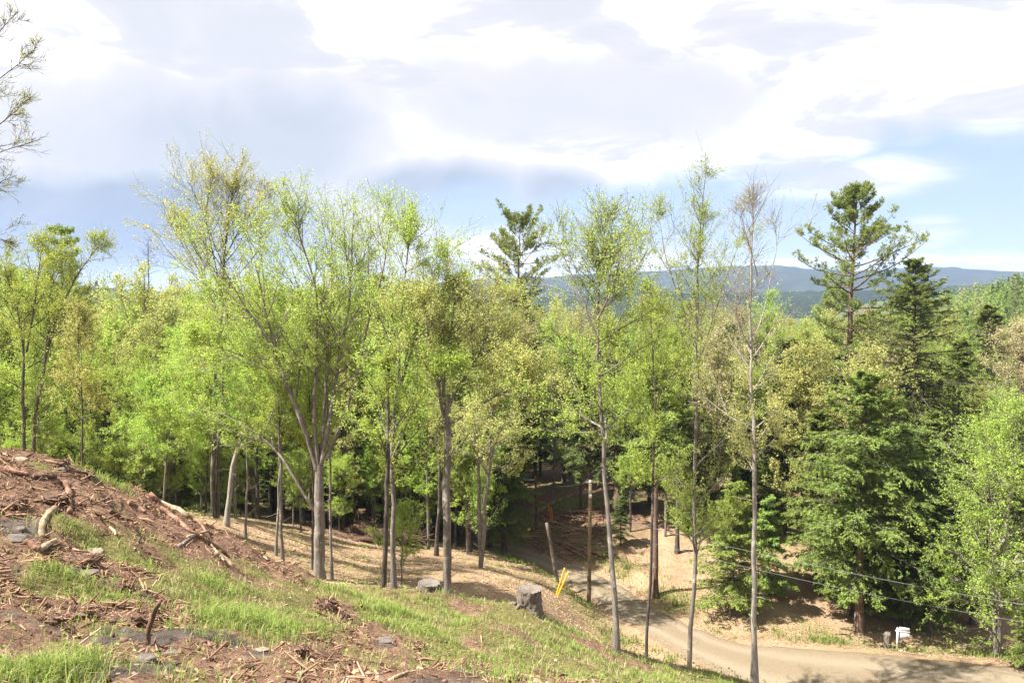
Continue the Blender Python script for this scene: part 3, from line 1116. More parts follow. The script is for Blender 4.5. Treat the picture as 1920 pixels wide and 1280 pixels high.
def tree_thing(name, parts, bark, leafm, loc, label=None, category='tree', group=None, crown_name='crown', branch_mat=None):
    wood, fine, crown = parts
    root = add_obj(name, None, None, tuple(loc), label, category, group)
    if wood is not None:
        add_obj('trunk', wood.mesh('trunk', BARK[bark], True), root)
        TRI['total'] += wood.ntris()
    if fine is not None and fine.n:
        add_obj('branches', fine.mesh('branches', BARK[branch_mat or bark], False), root, kind='stuff')
        TRI['total'] += fine.ntris()
    if crown is not None and crown.n:
        add_obj(crown_name, crown.mesh(crown_name, LEAF[leafm], False), root, kind='stuff')
        TRI['total'] += crown.ntris()
    return root


def stems_from_pixels(stem_list, D, base, rng, depth_wob=0.05):
    """stem_list: list of (points [(px,py)...], r_start, r_end, lean depth); returns local stems"""
    out = []
    for pts, ra, rb, dd in stem_list:
        P3 = []
        for i, (px, py) in enumerate(pts):
            u = i / max(1, len(pts) - 1)
            P3.append(at_depth(px, py, D + dd * u * u))
        P3 = np.array(P3) - base
        n = 16
        s = resample(P3, n, 1)
        h = np.linalg.norm(P3[-1] - P3[0])
        s[1:, 0] += np.cumsum(rng.normal(0, h * 0.0022, n - 1))
        s[1:, 1] += np.cumsum(rng.normal(0, h * 0.006, n - 1))
        u = np.linspace(0, 1, n)
        rad = np.maximum(0.62 * (ra * (1 - u) ** 0.8 + rb * u ** 0.6), 0.008)
        out.append([s, rad])
    return out


def hero(label, base_px, D, stems, bark, leafm, seed, name='maple_tree', **kw):
    rng = np.random.default_rng(seed)
    D = float(np.clip(hit(base_px[0], base_px[1], 90)[1], D * 0.86, D * 1.2))
    b = at_depth(base_px[0], base_px[1], D)
    base = np.array([b[0], D, gz(b[0], D)])
    st = stems_from_pixels(stems, D, base, rng)
    # root flare into the ground on the first stem
    s0 = st[0][0]
    if s0[0, 2] > 0.1:
        s0[:] = resample(np.concatenate([[[s0[0, 0] * 0.5, s0[0, 1] * 0.5, -0.25]], s0]), 16, 0)
    s0[0, 2] = -0.25
    st[0][1][0] *= 1.7
    st[0][1][1] *= 1.1
    parts = broadleaf(rng, [(s, r) for s, r in st], **kw)
    return tree_thing(name, parts, bark, leafm, base, label)


# ------------------------------------------------------------------ the trees that stand out
def bare_top(z0, z1, lo=0.12):
    return lambda p: np.where(p[:, 2] > z1, lo, np.where(p[:, 2] > z0, lo + (1 - lo) * (1 - (p[:, 2] - z0) / (z1 - z0)), 1.0))


# big multi-stemmed maple on the crest
hero('large grey maple forking into many spreading stems, thickest trunk on the crest', (600, 1085), 33, [
    ([(600, 1090), (600, 1000), (597, 930), (598, 870)], 0.33, 0.25, 0),
    ([(596, 965), (560, 900), (530, 855), (480, 810), (400, 768)], 0.10, 0.03, 0.5),
    ([(594, 880), (575, 800), (548, 740), (512, 640), (470, 585), (430, 545), (385, 490), (355, 430)], 0.17, 0.02, 1.5),
    ([(520, 655), (500, 590), (495, 520), (490, 440)], 0.08, 0.015, 1.0),
    ([(597, 870), (588, 780), (592, 700), (596, 600), (590, 520), (560, 440), (548, 385)], 0.14, 0.015, -1.5),
    ([(556, 745), (562, 690), (590, 620), (640, 560), (690, 500)], 0.07, 0.012, 2),
    ([(602, 870), (618, 800), (628, 720), (640, 640), (655, 560), (660, 470), (665, 395)], 0.16, 0.015, 1.0),
    ([(612, 860), (640, 790), (658, 740), (690, 610), (715, 520), (735, 400)], 0.12, 0.015, -1),
    ([(575, 800), (545, 730), (510, 690), (440, 660), (380, 640)], 0.06, 0.012, -2),
    ([(602, 865), (606, 780), (612, 690), (620, 560), (625, 450), (615, 400)], 0.12, 0.012, 2.5),
], 'grey', 'bright', 101, n1=[0, 4, 13, 8, 12, 9, 12, 12, 9, 11], t1=[(0.5, 0.9), (0.5, 1), (0.25, 1), (0.2, 1), (0.32, 1), (0.2, 1), (0.3, 1), (0.35, 1), (0.3, 1), (0.35, 1)],
     len1=3.0, ang1=(33, 80), n2=8, n3=6, leaves=26, leaf=0.054, up1=0.45, twig=0.5)

hero('tall slim grey maple with bright leaves, beside the bare-topped trunk above the road', (1293, 1240), 29.5, [
    ([(1293, 1243), (1296, 1100), (1299, 900), (1300, 750), (1303, 620), (1302, 500), (1310, 400), (1318, 312)], 0.175, 0.012, 0.5),
    ([(1302, 700), (1325, 620), (1350, 540), (1375, 470)], 0.07, 0.012, -1),
    ([(1300, 640), (1272, 560), (1245, 480), (1235, 400)], 0.06, 0.01, 1),
], 'grey', 'lime', 102, n1=[38, 6, 6], t1=[(0.24, 0.99), (0.2, 1), (0.2, 1)], len1=2.3, ang1=(38, 70), n2=7, n3=6, leaves=38, leaf=0.051, up1=0.48,
     keep=bare_top(13.5, 16.5, 0.55))

hero('tall slender trunk with grey bare twiggy top, rightmost of the poles above the road', (1415, 1280), 29.5, [
    ([(1415, 1284), (1417, 1100), (1419, 900), (1420, 720), (1422, 600), (1424, 480), (1428, 345)], 0.165, 0.010, 0.5),
    ([(1420, 620), (1440, 560), (1455, 470), (1468, 385)], 0.04, 0.008, 0.7),
    ([(1421, 520), (1405, 460), (1388, 400)], 0.035, 0.008, -0.7),
], 'pale', 'olive', 103, name='slender_tree', n1=[30, 4, 4], t1=[(0.42, 0.99), (0.3, 1), (0.3, 1)], len1=1.75, ang1=(38, 74), n2=7, n3=6, leaves=24, leaf=0.049, up1=0.42,
     keep=bare_top(10.5, 13.0, 0.05))

hero('leaning slim grey maple with fresh green crown, first pole right of the utility pole', (1155, 1220), 27.5, [
    ([(1156, 1224), (1150, 1100), (1142, 980), (1130, 850), (1122, 740), (1118, 640), (1122, 520), (1135, 395)], 0.15, 0.01, 0.5),
    ([(1122, 640), (1090, 560), (1065, 500), (1040, 440)], 0.05, 0.01, 1),
    ([(1120, 600), (1150, 540), (1165, 460)], 0.05, 0.01, -1),
], 'grey', 'lime', 104, n1=[34, 6, 5], t1=[(0.46, 0.99), (0.15, 1), (0.2, 1)], len1=2.55, ang1=(46, 84), n2=8, n3=6, leaves=38, leaf=0.051, up1=0.30,
     keep=bare_top(10.5, 12.5, 0.4), prof=lambda r: np.interp(r, [0, 0.25, 0.6, 1], [0.85, 1.1, 0.75, 0.35]))

hero('thin dark trunk with airy green crown, standing between the leaning and the tallest maple', (1212, 1230), 28.5, [
    ([(1212, 1234), (1213, 1100), (1213, 950), (1212, 800), (1211, 680), (1207, 600), (1200, 540)], 0.12, 0.012, 0.5),
    ([(1211, 820), (1190, 760), (1170, 720), (1155, 660)], 0.035, 0.01, 1),
], 'dark', 'bright', 105, n1=[26, 5], t1=[(0.5, 0.99), (0.3, 1)], len1=2.0, ang1=(43, 74), n2=7, n3=6, leaves=32, leaf=0.051, up1=0.36)

hero('dark slim broken snag trunk beside the curving grey maple on the crest', (719, 1115), 30.5, [
    ([(718, 1118), (722, 1000), (726, 850), (728, 720), (732, 640), (734, 590)], 0.125, 0.05, 0.3),
], 'dark', 'bright', 106, name='snag_tree', n1=[9], t1=[(0.3, 0.8)], len1=1.5, n2=6, n3=5, leaves=29, leaf=0.051)

hero('grey maple with crooked trunk curving right to an airy high crown, beside the dark snag', (737, 1112), 31.5, [
    ([(738, 1115), (736, 1060), (740, 980), (734, 860), (738, 790), (756, 700), (790, 600), (820, 545), (870, 525)], 0.15, 0.012, 0.5),
    ([(738, 790), (748, 680), (752, 560), (765, 470), (762, 405)], 0.10, 0.01, -0.5),
    ([(750, 720), (770, 640), (800, 560), (840, 490)], 0.05, 0.01, 1),
    ([(735, 860), (765, 790), (800, 730), (850, 690)], 0.05, 0.01, -1.5),
], 'grey', 'bright', 107, n1=[15, 13, 8, 7], t1=[(0.35, 1), (0.2, 1), (0.2, 1), (0.3, 1)], len1=2.0, ang1=(33, 70), n2=7, n3=6, leaves=29, leaf=0.051, up1=0.36)

hero('straight grey trunk with broad olive crown beside the low stump on the crest', (836, 1118), 31, [
    ([(836, 1122), (835, 1000), (833, 880), (834, 800), (830, 740)], 0.19, 0.15, 0),
    ([(832, 790), (850, 740), (890, 680), (920, 620), (940, 560)], 0.10, 0.012, 1.5),
    ([(832, 780), (815, 700), (800, 620), (795, 560)], 0.10, 0.012, -1),
    ([(831, 760), (835, 680), (850, 600), (855, 540)], 0.10, 0.012, 0.5),
    ([(833, 800), (870, 780), (930, 740), (985, 700)], 0.07, 0.012, -1.2),
    ([(838, 870), (855, 845), (878, 815)], 0.045, 0.02, -0.4),
], 'grey', 'olive', 108, n1=[0, 10, 10, 10, 9, 0], t1=[(0.5, 1), (0.25, 1), (0.25, 1), (0.25, 1), (0.3, 1), (.5, 1)], len1=2.1, ang1=(33, 74), n2=8, n3=6, leaves=32, leaf=0.049, up1=0.30)

hero('curved pale grey trunk at the foot of the debris slope with wide low crown', (425, 986), 38, [
    ([(424, 990), (428, 920), (433, 870), (448, 820), (460, 770), (470, 700), (480, 620), (478, 560)], 0.20, 0.02, 0.5),
    ([(468, 720), (440, 680), (400, 660), (350, 650)], 0.06, 0.012, -2),
    ([(455, 790), (430, 770), (390, 765), (340, 790)], 0.06, 0.012, -2.5),
], 'pale', 'lime', 109, n1=[18, 8, 8], t1=[(0.45, 1), (0.2, 1), (0.2, 1)], len1=2.4, ang1=(43, 82), n2=7, n3=6, leaves=38, leaf=0.059, up1=0.24)

hero('very tall twin dark trunk with sparse yellow buds, highest crown left of centre', (400, 970), 45, [
    ([(400, 985), (400, 860), (406, 740), (412, 640), (418, 540), (424, 440), (432, 345), (440, 302)], 0.21, 0.012, 0.5),
    ([(408, 980), (412, 860), (420, 720), (420, 600), (428, 520)], 0.14, 0.05, 1),
    ([(420, 560), (400, 480), (385, 400), (400, 330)], 0.07, 0.012, -1),
    ([(424, 480), (455, 420), (480, 390), (505, 360)], 0.06, 0.01, 1),
    ([(415, 600), (380, 520), (352, 460), (338, 415)], 0.07, 0.01, 2),
], 'dark', 'yellow', 110, name='aspen_tree', n1=[22, 4, 9, 8, 9], t1=[(0.4, 1), (0.5, 1), (0.15, 1), (0.15, 1), (0.2, 1)], len1=3.0, ang1=(33, 67), n2=8, n3=6, leaves=22, leaf=0.059, up1=0.54)

hero('forked dark tree rising behind the debris mound near the left edge', (48, 842), 37, [
    ([(45, 870), (47, 740), (50, 660), (45, 600), (25, 540), (5, 480)], 0.20, 0.015, 0.5),
    ([(60, 870), (66, 760), (82, 690), (96, 620), (120, 560), (150, 500), (185, 460)], 0.17, 0.015, 0.5),
    ([(50, 660), (60, 590), (70, 520), (75, 450)], 0.09, 0.015, -1),
    ([(82, 700), (90, 620), (94, 540), (100, 470)], 0.07, 0.01, 1),
], 'dark', 'bright', 111, n1=[11, 13, 10, 9], t1=[(0.4, 1), (0.4, 1), (0.15, 1), (0.2, 1)], len1=2.5, ang1=(36, 70), n2=8, n3=6, leaves=32, leaf=0.059, up1=0.36)

hero('sparse pale-leaved tree whose branches reach in from the left edge of the sky', (-150, 800), 19, [
    ([(-150, 860), (-145, 600), (-138, 300), (-120, 50), (-110, -120)], 0.20, 0.03, 0.4),
    ([(-145, 420), (-80, 320), (-10, 240), (60, 180)], 0.05, 0.008, 0.4),
    ([(-143, 500), (-80, 360), (-10, 290), (75, 262)], 0.05, 0.008, -0.3),
    ([(-138, 300), (-60, 160), (-5, 60), (30, 20)], 0.05, 0.008, 0.5),
    ([(-146, 560), (-70, 400), (-20, 350), (35, 330)], 0.04, 0.008, 0),
    ([(-147, 600), (-90, 480), (-30, 440), (25, 455)], 0.035, 0.007, 0.3),
    ([(-140, 380), (-70, 220), (0, 150), (70, 90)], 0.04, 0.008, -0.6),
], 'dark', 'yellow', 112, name='birch_tree', n1=[14, 8, 8, 8, 7, 5, 8], t1=[(0.5, 1), (0.35, 1), (0.35, 1), (0.4, 1), (0.4, 1), (0.4, 1), (0.4, 1)], len1=1.0, ang1=(33, 72), n2=7, n3=6, leaves=4, leaf=0.029, up1=0.12, twig=0.24)

hero('low bright green maple just behind the crest of the debris mound', (305, 925), 36, [
    ([(306, 950), (312, 880), (318, 800), (325, 720), (330, 640)], 0.10, 0.012, 0.3),
    ([(312, 870), (290, 800), (275, 730)], 0.05, 0.01, 0.5),
], 'grey', 'lime', 113, n1=[22, 10], t1=[(0.2, 1), (0.2, 1)], len1=2.1, ang1=(48, 85), n2=7, n3=6, leaves=46, leaf=0.059, up1=0.12)

for i, (lab, bp, D, top, r, seed, lm) in enumerate([
        ('left of two close slim grey trunks between the curved trunk and the large maple', (517, 1042), 36, (524, 560), 0.095, 120, 'bright'),
        ('right of two close slim grey trunks between the curved trunk and the large maple', (530, 1052), 34.5, (520, 600), 0.115, 121, 'bright'),
        ('thin lichen-spotted trunk just right of the curved pale trunk', (461, 1008), 38, (468, 640), 0.085, 122, 'lime'),
        ('thin dark trunk close behind the left side of the large maple', (587, 1068), 36, (575, 600), 0.085, 123, 'bright'),
        ('slim grey trunk close behind the right side of the large maple', (622, 1085), 34, (612, 560), 0.10, 124, 'bright'),
        ('slim straight trunk rising alone right of the forked dark tree', (155, 880), 41, (158, 590), 0.085, 125, 'olive'),
        ('dark trunk behind the straight grey trunk with olive crown', (818, 1042), 46, (826, 640), 0.19, 126, 'olive')]):
    hero(lab, bp, D, [([bp, ((bp[0] * 2 + top[0]) / 3 + 3, (bp[1] * 2 + top[1]) / 3), ((bp[0] + top[0] * 2) / 3 - 2, (bp[1] + top[1] * 2) / 3), top], r, 0.012, 0.5)],
         'dark' if seed in (123, 126, 125) else 'grey', lm, seed, name='slender_tree', n1=[18], t1=[(0.45, 1)], len1=1.7, n2=6, n3=5, leaves=38, leaf=0.059)

# saplings
for lab, bp, D, h, seed in [('leafy bright sapling beside the crooked grey maple', (752, 1060), 37, 3.4, 131),
                            ('small leafy sapling at the forest edge left of the dark hemlock', (905, 1030), 50, 5.5, 132),
                            ('thin sapling with fresh leaves above the brush pile', (566, 1010), 48, 4.5, 133)]:
    rng = np.random.default_rng(seed)
    b = at_depth(bp[0], bp[1], D)
    base = np.array([b[0], D, gz(b[0], D)])
    s = np.zeros((10, 3))
    s[:, 2] = np.linspace(-0.1, h, 10)
    s[:, 0] = np.cumsum(rng.normal(0, 0.03, 10))
    r = np.linspace(0.012 * h, 0.006, 10)
    tree_thing('sapling', broadleaf(rng, [(s, r)], n1=18, len1=0.36 * h, t1=(0.22, 0.98), ang1=(35, 70), n2=6, n3=5, leaves=15, leaf=0.07, up1=0.4, twig=0.35), 'grey', 'lime', base, lab, 'sapling')

# white pines
rng = np.random.default_rng(201)
P1 = at_depth(1580, 1100, 64)
z = gz(P1[0], 64)
Hp = (560 - 368) / F * 64 - z
lim = []
for zz, L, k in [(0.985, 0.9, 4), (0.965, 1.5, 5), (0.94, 2.0, 6), (0.91, 2.5, 6), (0.875, 3.0, 6), (0.84, 3.9, 6), (0.80, 4.8, 6), (0.76, 5.6, 5), (0.715, 4.2, 5), (0.66, 3.8, 5), (0.60, 3.2, 5), (0.54, 3.5, 5), (0.47, 3, 4)]:
    a0 = rng.uniform(0, 360)
    for i in range(k):
        lim.append((zz + rng.normal(0, 0.008), L * rng.uniform(0.6, 1.15), a0 + i * 360 / k + rng.normal(0, 14), 22 - 24 * (1 - zz) / 0.4 + rng.normal(0, 8) + (30 if zz > 0.96 else 0)))
tree_thing('white_pine', white_pine(rng, Hp, 0.36, lim), 'pine', 'pine', (P1[0], 64, z), 'tall white pine with tiered open limbs standing highest on the right', 'pine')

rng = np.random.default_rng(205)
P2 = at_depth(968, 1000, 82)
z = gz(P2[0], 82)
Hp = (560 - 432) / F * 82 - z
lim = []
for zz, L, k in [(0.985, 2.2, 6), (0.965, 3.2, 6), (0.935, 3.8, 6), (0.90, 4.4, 6), (0.86, 5.2, 6), (0.80, 4.6, 5), (0.77, 5.2, 4), (0.70, 3.6, 5), (0.62, 3.4, 5), (0.55, 3.0, 5)]:
    a0 = rng.uniform(0, 360)
    for i in range(k):
        lim.append((zz + rng.normal(0, 0.008), L * rng.uniform(0.55, 1.15), a0 + i * 360 / k + rng.normal(0, 16), 14 + rng.normal(0, 8) + (30 if zz > 0.95 else 0)))
tree_thing('white_pine', white_pine(rng, Hp, 0.40, lim), 'pine', 'pine', (P2[0], 82, z), 'flat-topped white pine rising above the centre of the forest', 'pine')

rng = np.random.default_rng(207)
lim = []
for zz in np.linspace(0.5, 0.98, 11):
    a0 = rng.uniform(0, 360)
    for i in range(5):
        lim.append((zz, (0.5 + 4.2 * (1 - zz) ** 0.6) * rng.uniform(0.7, 1.15), a0 + i * 72 + rng.normal(0, 14), 12 + rng.normal(0, 7)))
pine_parts = white_pine(rng, 24.0, 0.33, lim, tuft=7, nsec=8)
pines = [((708, 520), 80, 1.0, 'white pine half hidden behind the right side of the large maple'),
         ((112, 432), 66, 0.95, 'dense green conifer top rising behind the forked dark tree'),
         ((1905, 515), 240, 1.0, 'lone pine on the skyline of the right hillside'),
         ((1560, 540), 90, 0.9, 'pine partly hidden behind the tallest white pine')]
proto = None
for (px, py), D, sc_, lab in pines:
    p = at_depth(px, py, D)
    zb = gz(p[0], D)
    s = (p[2] - zb) / 24.0
    if proto is None:
        proto = tree_thing('white_pine', pine_parts, 'pine', 'pine', (p[0], D, zb), lab, 'pine')
        proto.scale = (s, s, s)
    else:
        copy_tree(proto, (p[0], D, zb), rng.uniform(0, 6.28), (s, s, s), lab)

# hemlocks with names of their own
def hemlock_at(lab, px, D, top_py, radius_px, r0, leafm, seed, nb=100, lo=0.08, droop=0.35, power=0.7, ns=9, nq=7, q=0.27, name='hemlock_tree', lean=0.0):
    rng = np.random.default_rng(seed)
    p = at_depth(px, top_py, D)
    zb = gz(p[0], D)
    return tree_thing(name, hemlock(rng, p[2] - zb, radius_px / F * D, r0, lo, nb, ns, nq, q, droop, power, lean), 'pine' if r0 > 0.2 else 'dark', leafm, (p[0], D, zb - 0.1), lab, 'hemlock', branch_mat='dark')


hemlock_at('tall pointed olive hemlock right of the tallest white pine', 1722, 60, 488, 195, 0.26, 'hemlock_y', 301, 150, 0.3, 0.3, 0.72, ns=11, nq=7)
hemlock_at('broad yellowish hemlock with heavy trunk standing over the white sign', 1622, 46.3, 700, 150, 0.27, 'hemlock_y', 302, 130, 0.2, 0.3, 0.5, ns=11, nq=8)
hemlock_at('dark hemlock close behind the white sign', 1705, 49, 800, 130, 0.2, 'hemlock', 303, 110, 0.12, 0.35, 0.5, ns=10, nq=8)
hemlock_at('small bright young hemlock at the road bank right of the tall maples', 1378, 47.0, 905, 85, 0.09, 'hemlock_b', 304, 90, 0.1, 0.25, 0.8, ns=9, nq=8, q=0.22)
hemlock_at('dense dark hemlock at the forest edge left of the bend in the road', 945, 58, 690, 66, 0.2, 'hemlock', 306, 110, 0.12, 0.4, 0.55, ns=10, nq=8)
hemlock_at('thick-trunked hemlock on the bank behind the leaning maple', 1160, 63.5, 640, 85, 0.40, 'hemlock', 310, 100, 0.3, 0.35, 0.55)
hemlock_at('reddish straight trunk with high crown beside the road bank', 1232, 50, 620, 70, 0.21, 'hemlock_b', 312, 70, 0.5, 0.3, 0.6)

# dead-topped spruce on the skyline at left
rng = np.random.default_rng(320)
p = at_depth(275, 445, 72)
zb = gz(p[0], 72)
Hs = p[2] - zb
w_, f_, c_ = hemlock(rng, Hs, 1.5, 0.18, 0.55, 60, 6, 3, 0.2, 0.1, 0.6)
tree_thing('dead_spruce', (w_, f_, None), 'dark', 'hemlock', (p[0], 72, zb), 'dead spruce with bare dark spiky top at left skyline', 'spruce')

# broadleaf trees of the right side
def broad_at(lab, px, D, top_py, crown_px, leafm, seed, bark='grey', lo=0.25, n1=34, leaves=12, leaf=0.13, ang=(40, 75), up=0.3, name='maple_tree', stems=1, n2=8, n3=6):
    rng = np.random.default_rng(seed)
    p = at_depth(px, top_py, D)
    zb = gz(p[0], D)
    H = p[2] - zb
    st = []
    for k in range(stems):
        s = np.zeros((16, 3))
        s[:, 2] = np.linspace(-0.2, H * 0.97 * (1 - 0.12 * k), 16)
        s[:, 0] = (rng.uniform(-0.12, 0.12) * H) * np.linspace(0, 1, 16) ** 1.3 + np.cumsum(rng.normal(0, 0.04, 16))
        s[:, 1] = (rng.uniform(-0.1, 0.1) * H) * np.linspace(0, 1, 16) ** 1.3 + np.cumsum(rng.normal(0, 0.04, 16))
        s[0, :2] = 0
        st.append((s, (0.008 * H) * (1 - np.linspace(0, 1, 16)) ** 0.8 + 0.012))
    parts = broadleaf(rng, st, n1=max(6, n1 // stems), len1=crown_px / F * D, t1=(lo, 0.98), ang1=ang, n2=n2, n3=n3, leaves=leaves, leaf=leaf, up1=up)
    return tree_thing(name, parts, bark, leafm, (p[0], D, zb), lab)


broad_at('bright green beech with drooping layered foliage filling the right edge', 1885, 42.5, 745, 150, 'lime', 401, lo=0.10, n1=60, leaves=24, leaf=0.08, ang=(50, 85), up=0.05, name='beech_tree', stems=2)
broad_at('olive tree filling the gap between the crooked maple and the broad olive crown', 900, 46, 580, 110, 'olive', 410, lo=0.4, leaves=20, leaf=0.08, stems=2)

# ------------------------------------------------------------------ forest fill: copies of a few kinds
kinds = {}


def proto_broad(key, seed, H, crown, leafm, bark, **kw):
    rng = np.random.default_rng(seed)
    s = np.zeros((16, 3))
    s[:, 2] = np.linspace(-0.4, H * 0.97, 16)
    s[1:, 0] = np.cumsum(rng.normal(0, 0.06, 15))
    s[1:, 1] = np.cumsum(rng.normal(0, 0.06, 15))
    r = 0.0062 * H * (1 - np.linspace(0, 1, 16)) ** 0.8 + 0.012
    st = [(s, r)]
    f = 6
    for k in range(2):
        a = rng.uniform(0, 6.28)
        e = np.array([math.cos(a) * crown * 0.55, math.sin(a) * crown * 0.55, H * rng.uniform(0.82, 0.95)])
        q = np.stack([s[f] * (1 - u) + e * u + np.array([0, 0, 0.6]) * math.sin(u * 3.14) for u in np.linspace(0, 1, 16)])
        st.append((q, r[f] * 0.55 * (1 - np.linspace(0, 1, 16)) + 0.01))
    o = dict(n1=[28, 8, 8], t1=[(0.2, 0.98), (0.25, 1), (0.25, 1)], len1=crown, ang1=(35, 68), n2=7, n3=6, leaves=20, leaf=0.10, up1=0.45)
    o.update(kw)
    kinds[key] = ('b', broadleaf(rng, st, **o), H, bark, leafm)


def proto_hem(key, seed, H, R, leafm, **kw):
    rng = np.random.default_rng(seed)
    kinds[key] = ('h', hemlock(rng, H, R, 0.0105 * H, **kw), H, 'dark', leafm)


proto_broad('lime_a', 501, 17, 3.0, 'lime', 'grey')
proto_broad('lime_b', 502, 16, 2.8, 'bright', 'dark')
proto_broad('olive_a', 503, 17, 3.0, 'olive', 'dark', leaves=18)
proto_broad('yellow_a', 504, 18, 2.8, 'yellow', 'grey', leaves=15)
proto_broad('tan_a', 505, 16, 2.8, 'tan', 'grey', leaves=15, leaf=0.085)
proto_hem('hem_a', 511, 14, 3.0, 'hemlock', nb=90, lo=0.16, droop=0.35, power=0.6, q=0.32)
proto_hem('hem_b', 512, 14, 2.7, 'hemlock', nb=80, lo=0.26, droop=0.4, power=0.6, q=0.32)
proto_hem('hem_y', 513, 15, 3.0, 'hemlock_y', nb=90, lo=0.12, droop=0.3, power=0.6, q=0.32)
proto_hem('stem_h', 514, 15, 2.0, 'hemlock', nb=50, lo=0.5, droop=0.4, power=0.6, q=0.32)
proto_hem('hem_s', 515, 8.0, 2.2, 'hemlock_b', nb=80, lo=0.06, droop=0.28, power=0.75, q=0.24, ns=8)
FILL = {
    'hem_s': ('young_hemlock', 'young bright hemlock in the woods on the road bank', 'young hemlocks in the woods'),
    'lime_a': ('forest_maple', 'fresh green maple in the crowded woods beyond the clearing', 'green maples in the woods'),
    'lime_b': ('forest_maple', 'bright leafy maple with dark trunk deep in the woods', 'dark-trunked maples in the woods'),
    'olive_a': ('budding_tree', 'olive budding tree in the crowded woods beyond the clearing', 'olive budding trees in the woods'),
    'yellow_a': ('aspen_tree', 'yellow-green aspen in the crowded woods beyond the clearing', 'yellow-green aspens in the woods'),
    'tan_a': ('budding_tree', 'tan budding tree in the crowded woods beyond the clearing', 'tan budding trees in the woods'),
    'hem_a': ('forest_hemlock', 'dark hemlock in the shade under the woods canopy', 'dark hemlocks in the woods'),
    'hem_b': ('forest_hemlock', 'dark hemlock with bare lower trunk in the woods', 'bare-stemmed hemlocks in the woods'),
    'hem_y': ('forest_hemlock', 'olive hemlock among the woods on the valley floor', 'olive hemlocks in the woods'),
    'stem_h': ('forest_conifer', 'slim straight conifer trunk at the edge of the clearing', 'slim conifer trunks at the clearing edge'),
}
made = {}


def plant(key, x, y, h, rng, squash=1.0, label=None, name=None):
    typ, parts, H, bark, leafm = kinds[key]
    nm, lab, grp = FILL[key]
    s = h / H
    sc3 = (s * squash * rng.uniform(0.9, 1.15), s * squash * rng.uniform(0.9, 1.15), s)
    zb = gz(x, y)
    if label is not None:
        r = copy_tree(made[key], (x, y, zb), rng.uniform(0, 6.28), sc3, label)
        r.name = name
        del r['group']
    elif key not in made:
        r = tree_thing(nm, parts, bark, leafm, (x, y, zb), lab, 'hemlock' if typ == 'h' else 'tree', grp)
        r.scale = sc3
        r.rotation_euler[2] = rng.uniform(0, 6.28)
        made[key] = r
    else:
        r = copy_tree(made[key], (x, y, zb), rng.uniform(0, 6.28), sc3)
    last['o'] = r


rng = np.random.default_rng(77)
AREAS = [(130, 'behind the forked dark tree'), (350, 'behind the debris mound'), (480, 'around the tall twin dark trunk'), (680, 'behind the large forking maple'),
         (800, 'behind the dark snag'), (930, 'behind the broad olive crown'), (1060, 'around the flat-topped pine'), (1180, 'behind the leaning slim maple'),
         (1270, 'behind the thin dark trunk'), (1360, 'behind the tallest slim maple'), (1490, 'behind the bare-topped trunk'), (1650, 'around the tallest white pine'),
         (1780, 'around the pointed olive hemlock'), (9999, 'behind the bright beech')]
WHAT = {'lime_a': 'fresh green maple', 'lime_b': 'dark-trunked leafy maple', 'olive_a': 'olive budding tree', 'yellow_a': 'yellow-green aspen', 'tan_a': 'tan budding tree', 'hem_a': 'dark hemlock',
        'hem_b': 'bare-stemmed dark hemlock', 'hem_y': 'olive hemlock', 'stem_h': 'slim conifer trunk', 'hem_s': 'young bright hemlock'}


def area_label(key, px, d):
    where = next(w for lim_, w in AREAS if px < lim_)
    rank = 'at the woods edge' if d < 57 else 'inside the woods' if d < 71 else 'deep in the woods' if d < 97 else 'farthest back in the woods'
    return '%s %s %s' % (WHAT[key], rank, where)


last = {}


def row(px_list, D, keys, top_py, jit=12, djit=3.0, squash=1.0):
    for i, px in enumerate(px_list):
        d = D + rng.uniform(-djit, djit)
        x = (px + rng.uniform(-jit, jit) - 960) / F * d
        if road_dist(np.array([x]), np.array([d]))[0] < 2.0:
            continue
        zb = gz(x, d)
        ppx = 960 + x / d * F
        if 1470 < ppx < 1590 and d < 57 or 1000 < ppx < 1135 and d < 76 or 930 < ppx < 1010 and 59 < d < 72:
            continue
        ty = top_py + rng.uniform(-28, 28)
        h = (560 - ty) / F * d - zb
        key = keys[i % len(keys)]
        plant(key, x, d, h, rng, squash)
        last['o']['label'] = area_label(key, ppx, d)


# slim stems along the far edge of the clearing (bases show)
for px, D, k in [(476, 55, 'stem_h'), (545, 60, 'hem_b'), (563, 58, 'hem_b'), (652, 62, 'stem_h'), (664, 60, 'stem_h'), (686, 61, 'stem_h'), (638, 66, 'stem_h'), (770, 60, 'stem_h'), (790, 66, 'hem_b'),
                 (880, 56, 'stem_h'), (918, 60, 'stem_h'), (938, 62, 'stem_h'), (905, 66, 'hem_b'), (700, 68, 'hem_b'), (595, 64, 'stem_h'), (506, 63, 'stem_h'), (440, 60, 'stem_h'),
                 (860, 62, 'stem_h'), (840, 70, 'hem_b'), (745, 72, 'stem_h'), (612, 58, 'stem_h'), (1275, 57, 'stem_h'), (1476, 60, 'stem_h'), (1528, 60, 'stem_h')]:
    x = (px - 960) / F * D
    plant(k, x, D, rng.uniform(11.5, 15), rng)
    last['o']['label'] = area_label(k, px, D)
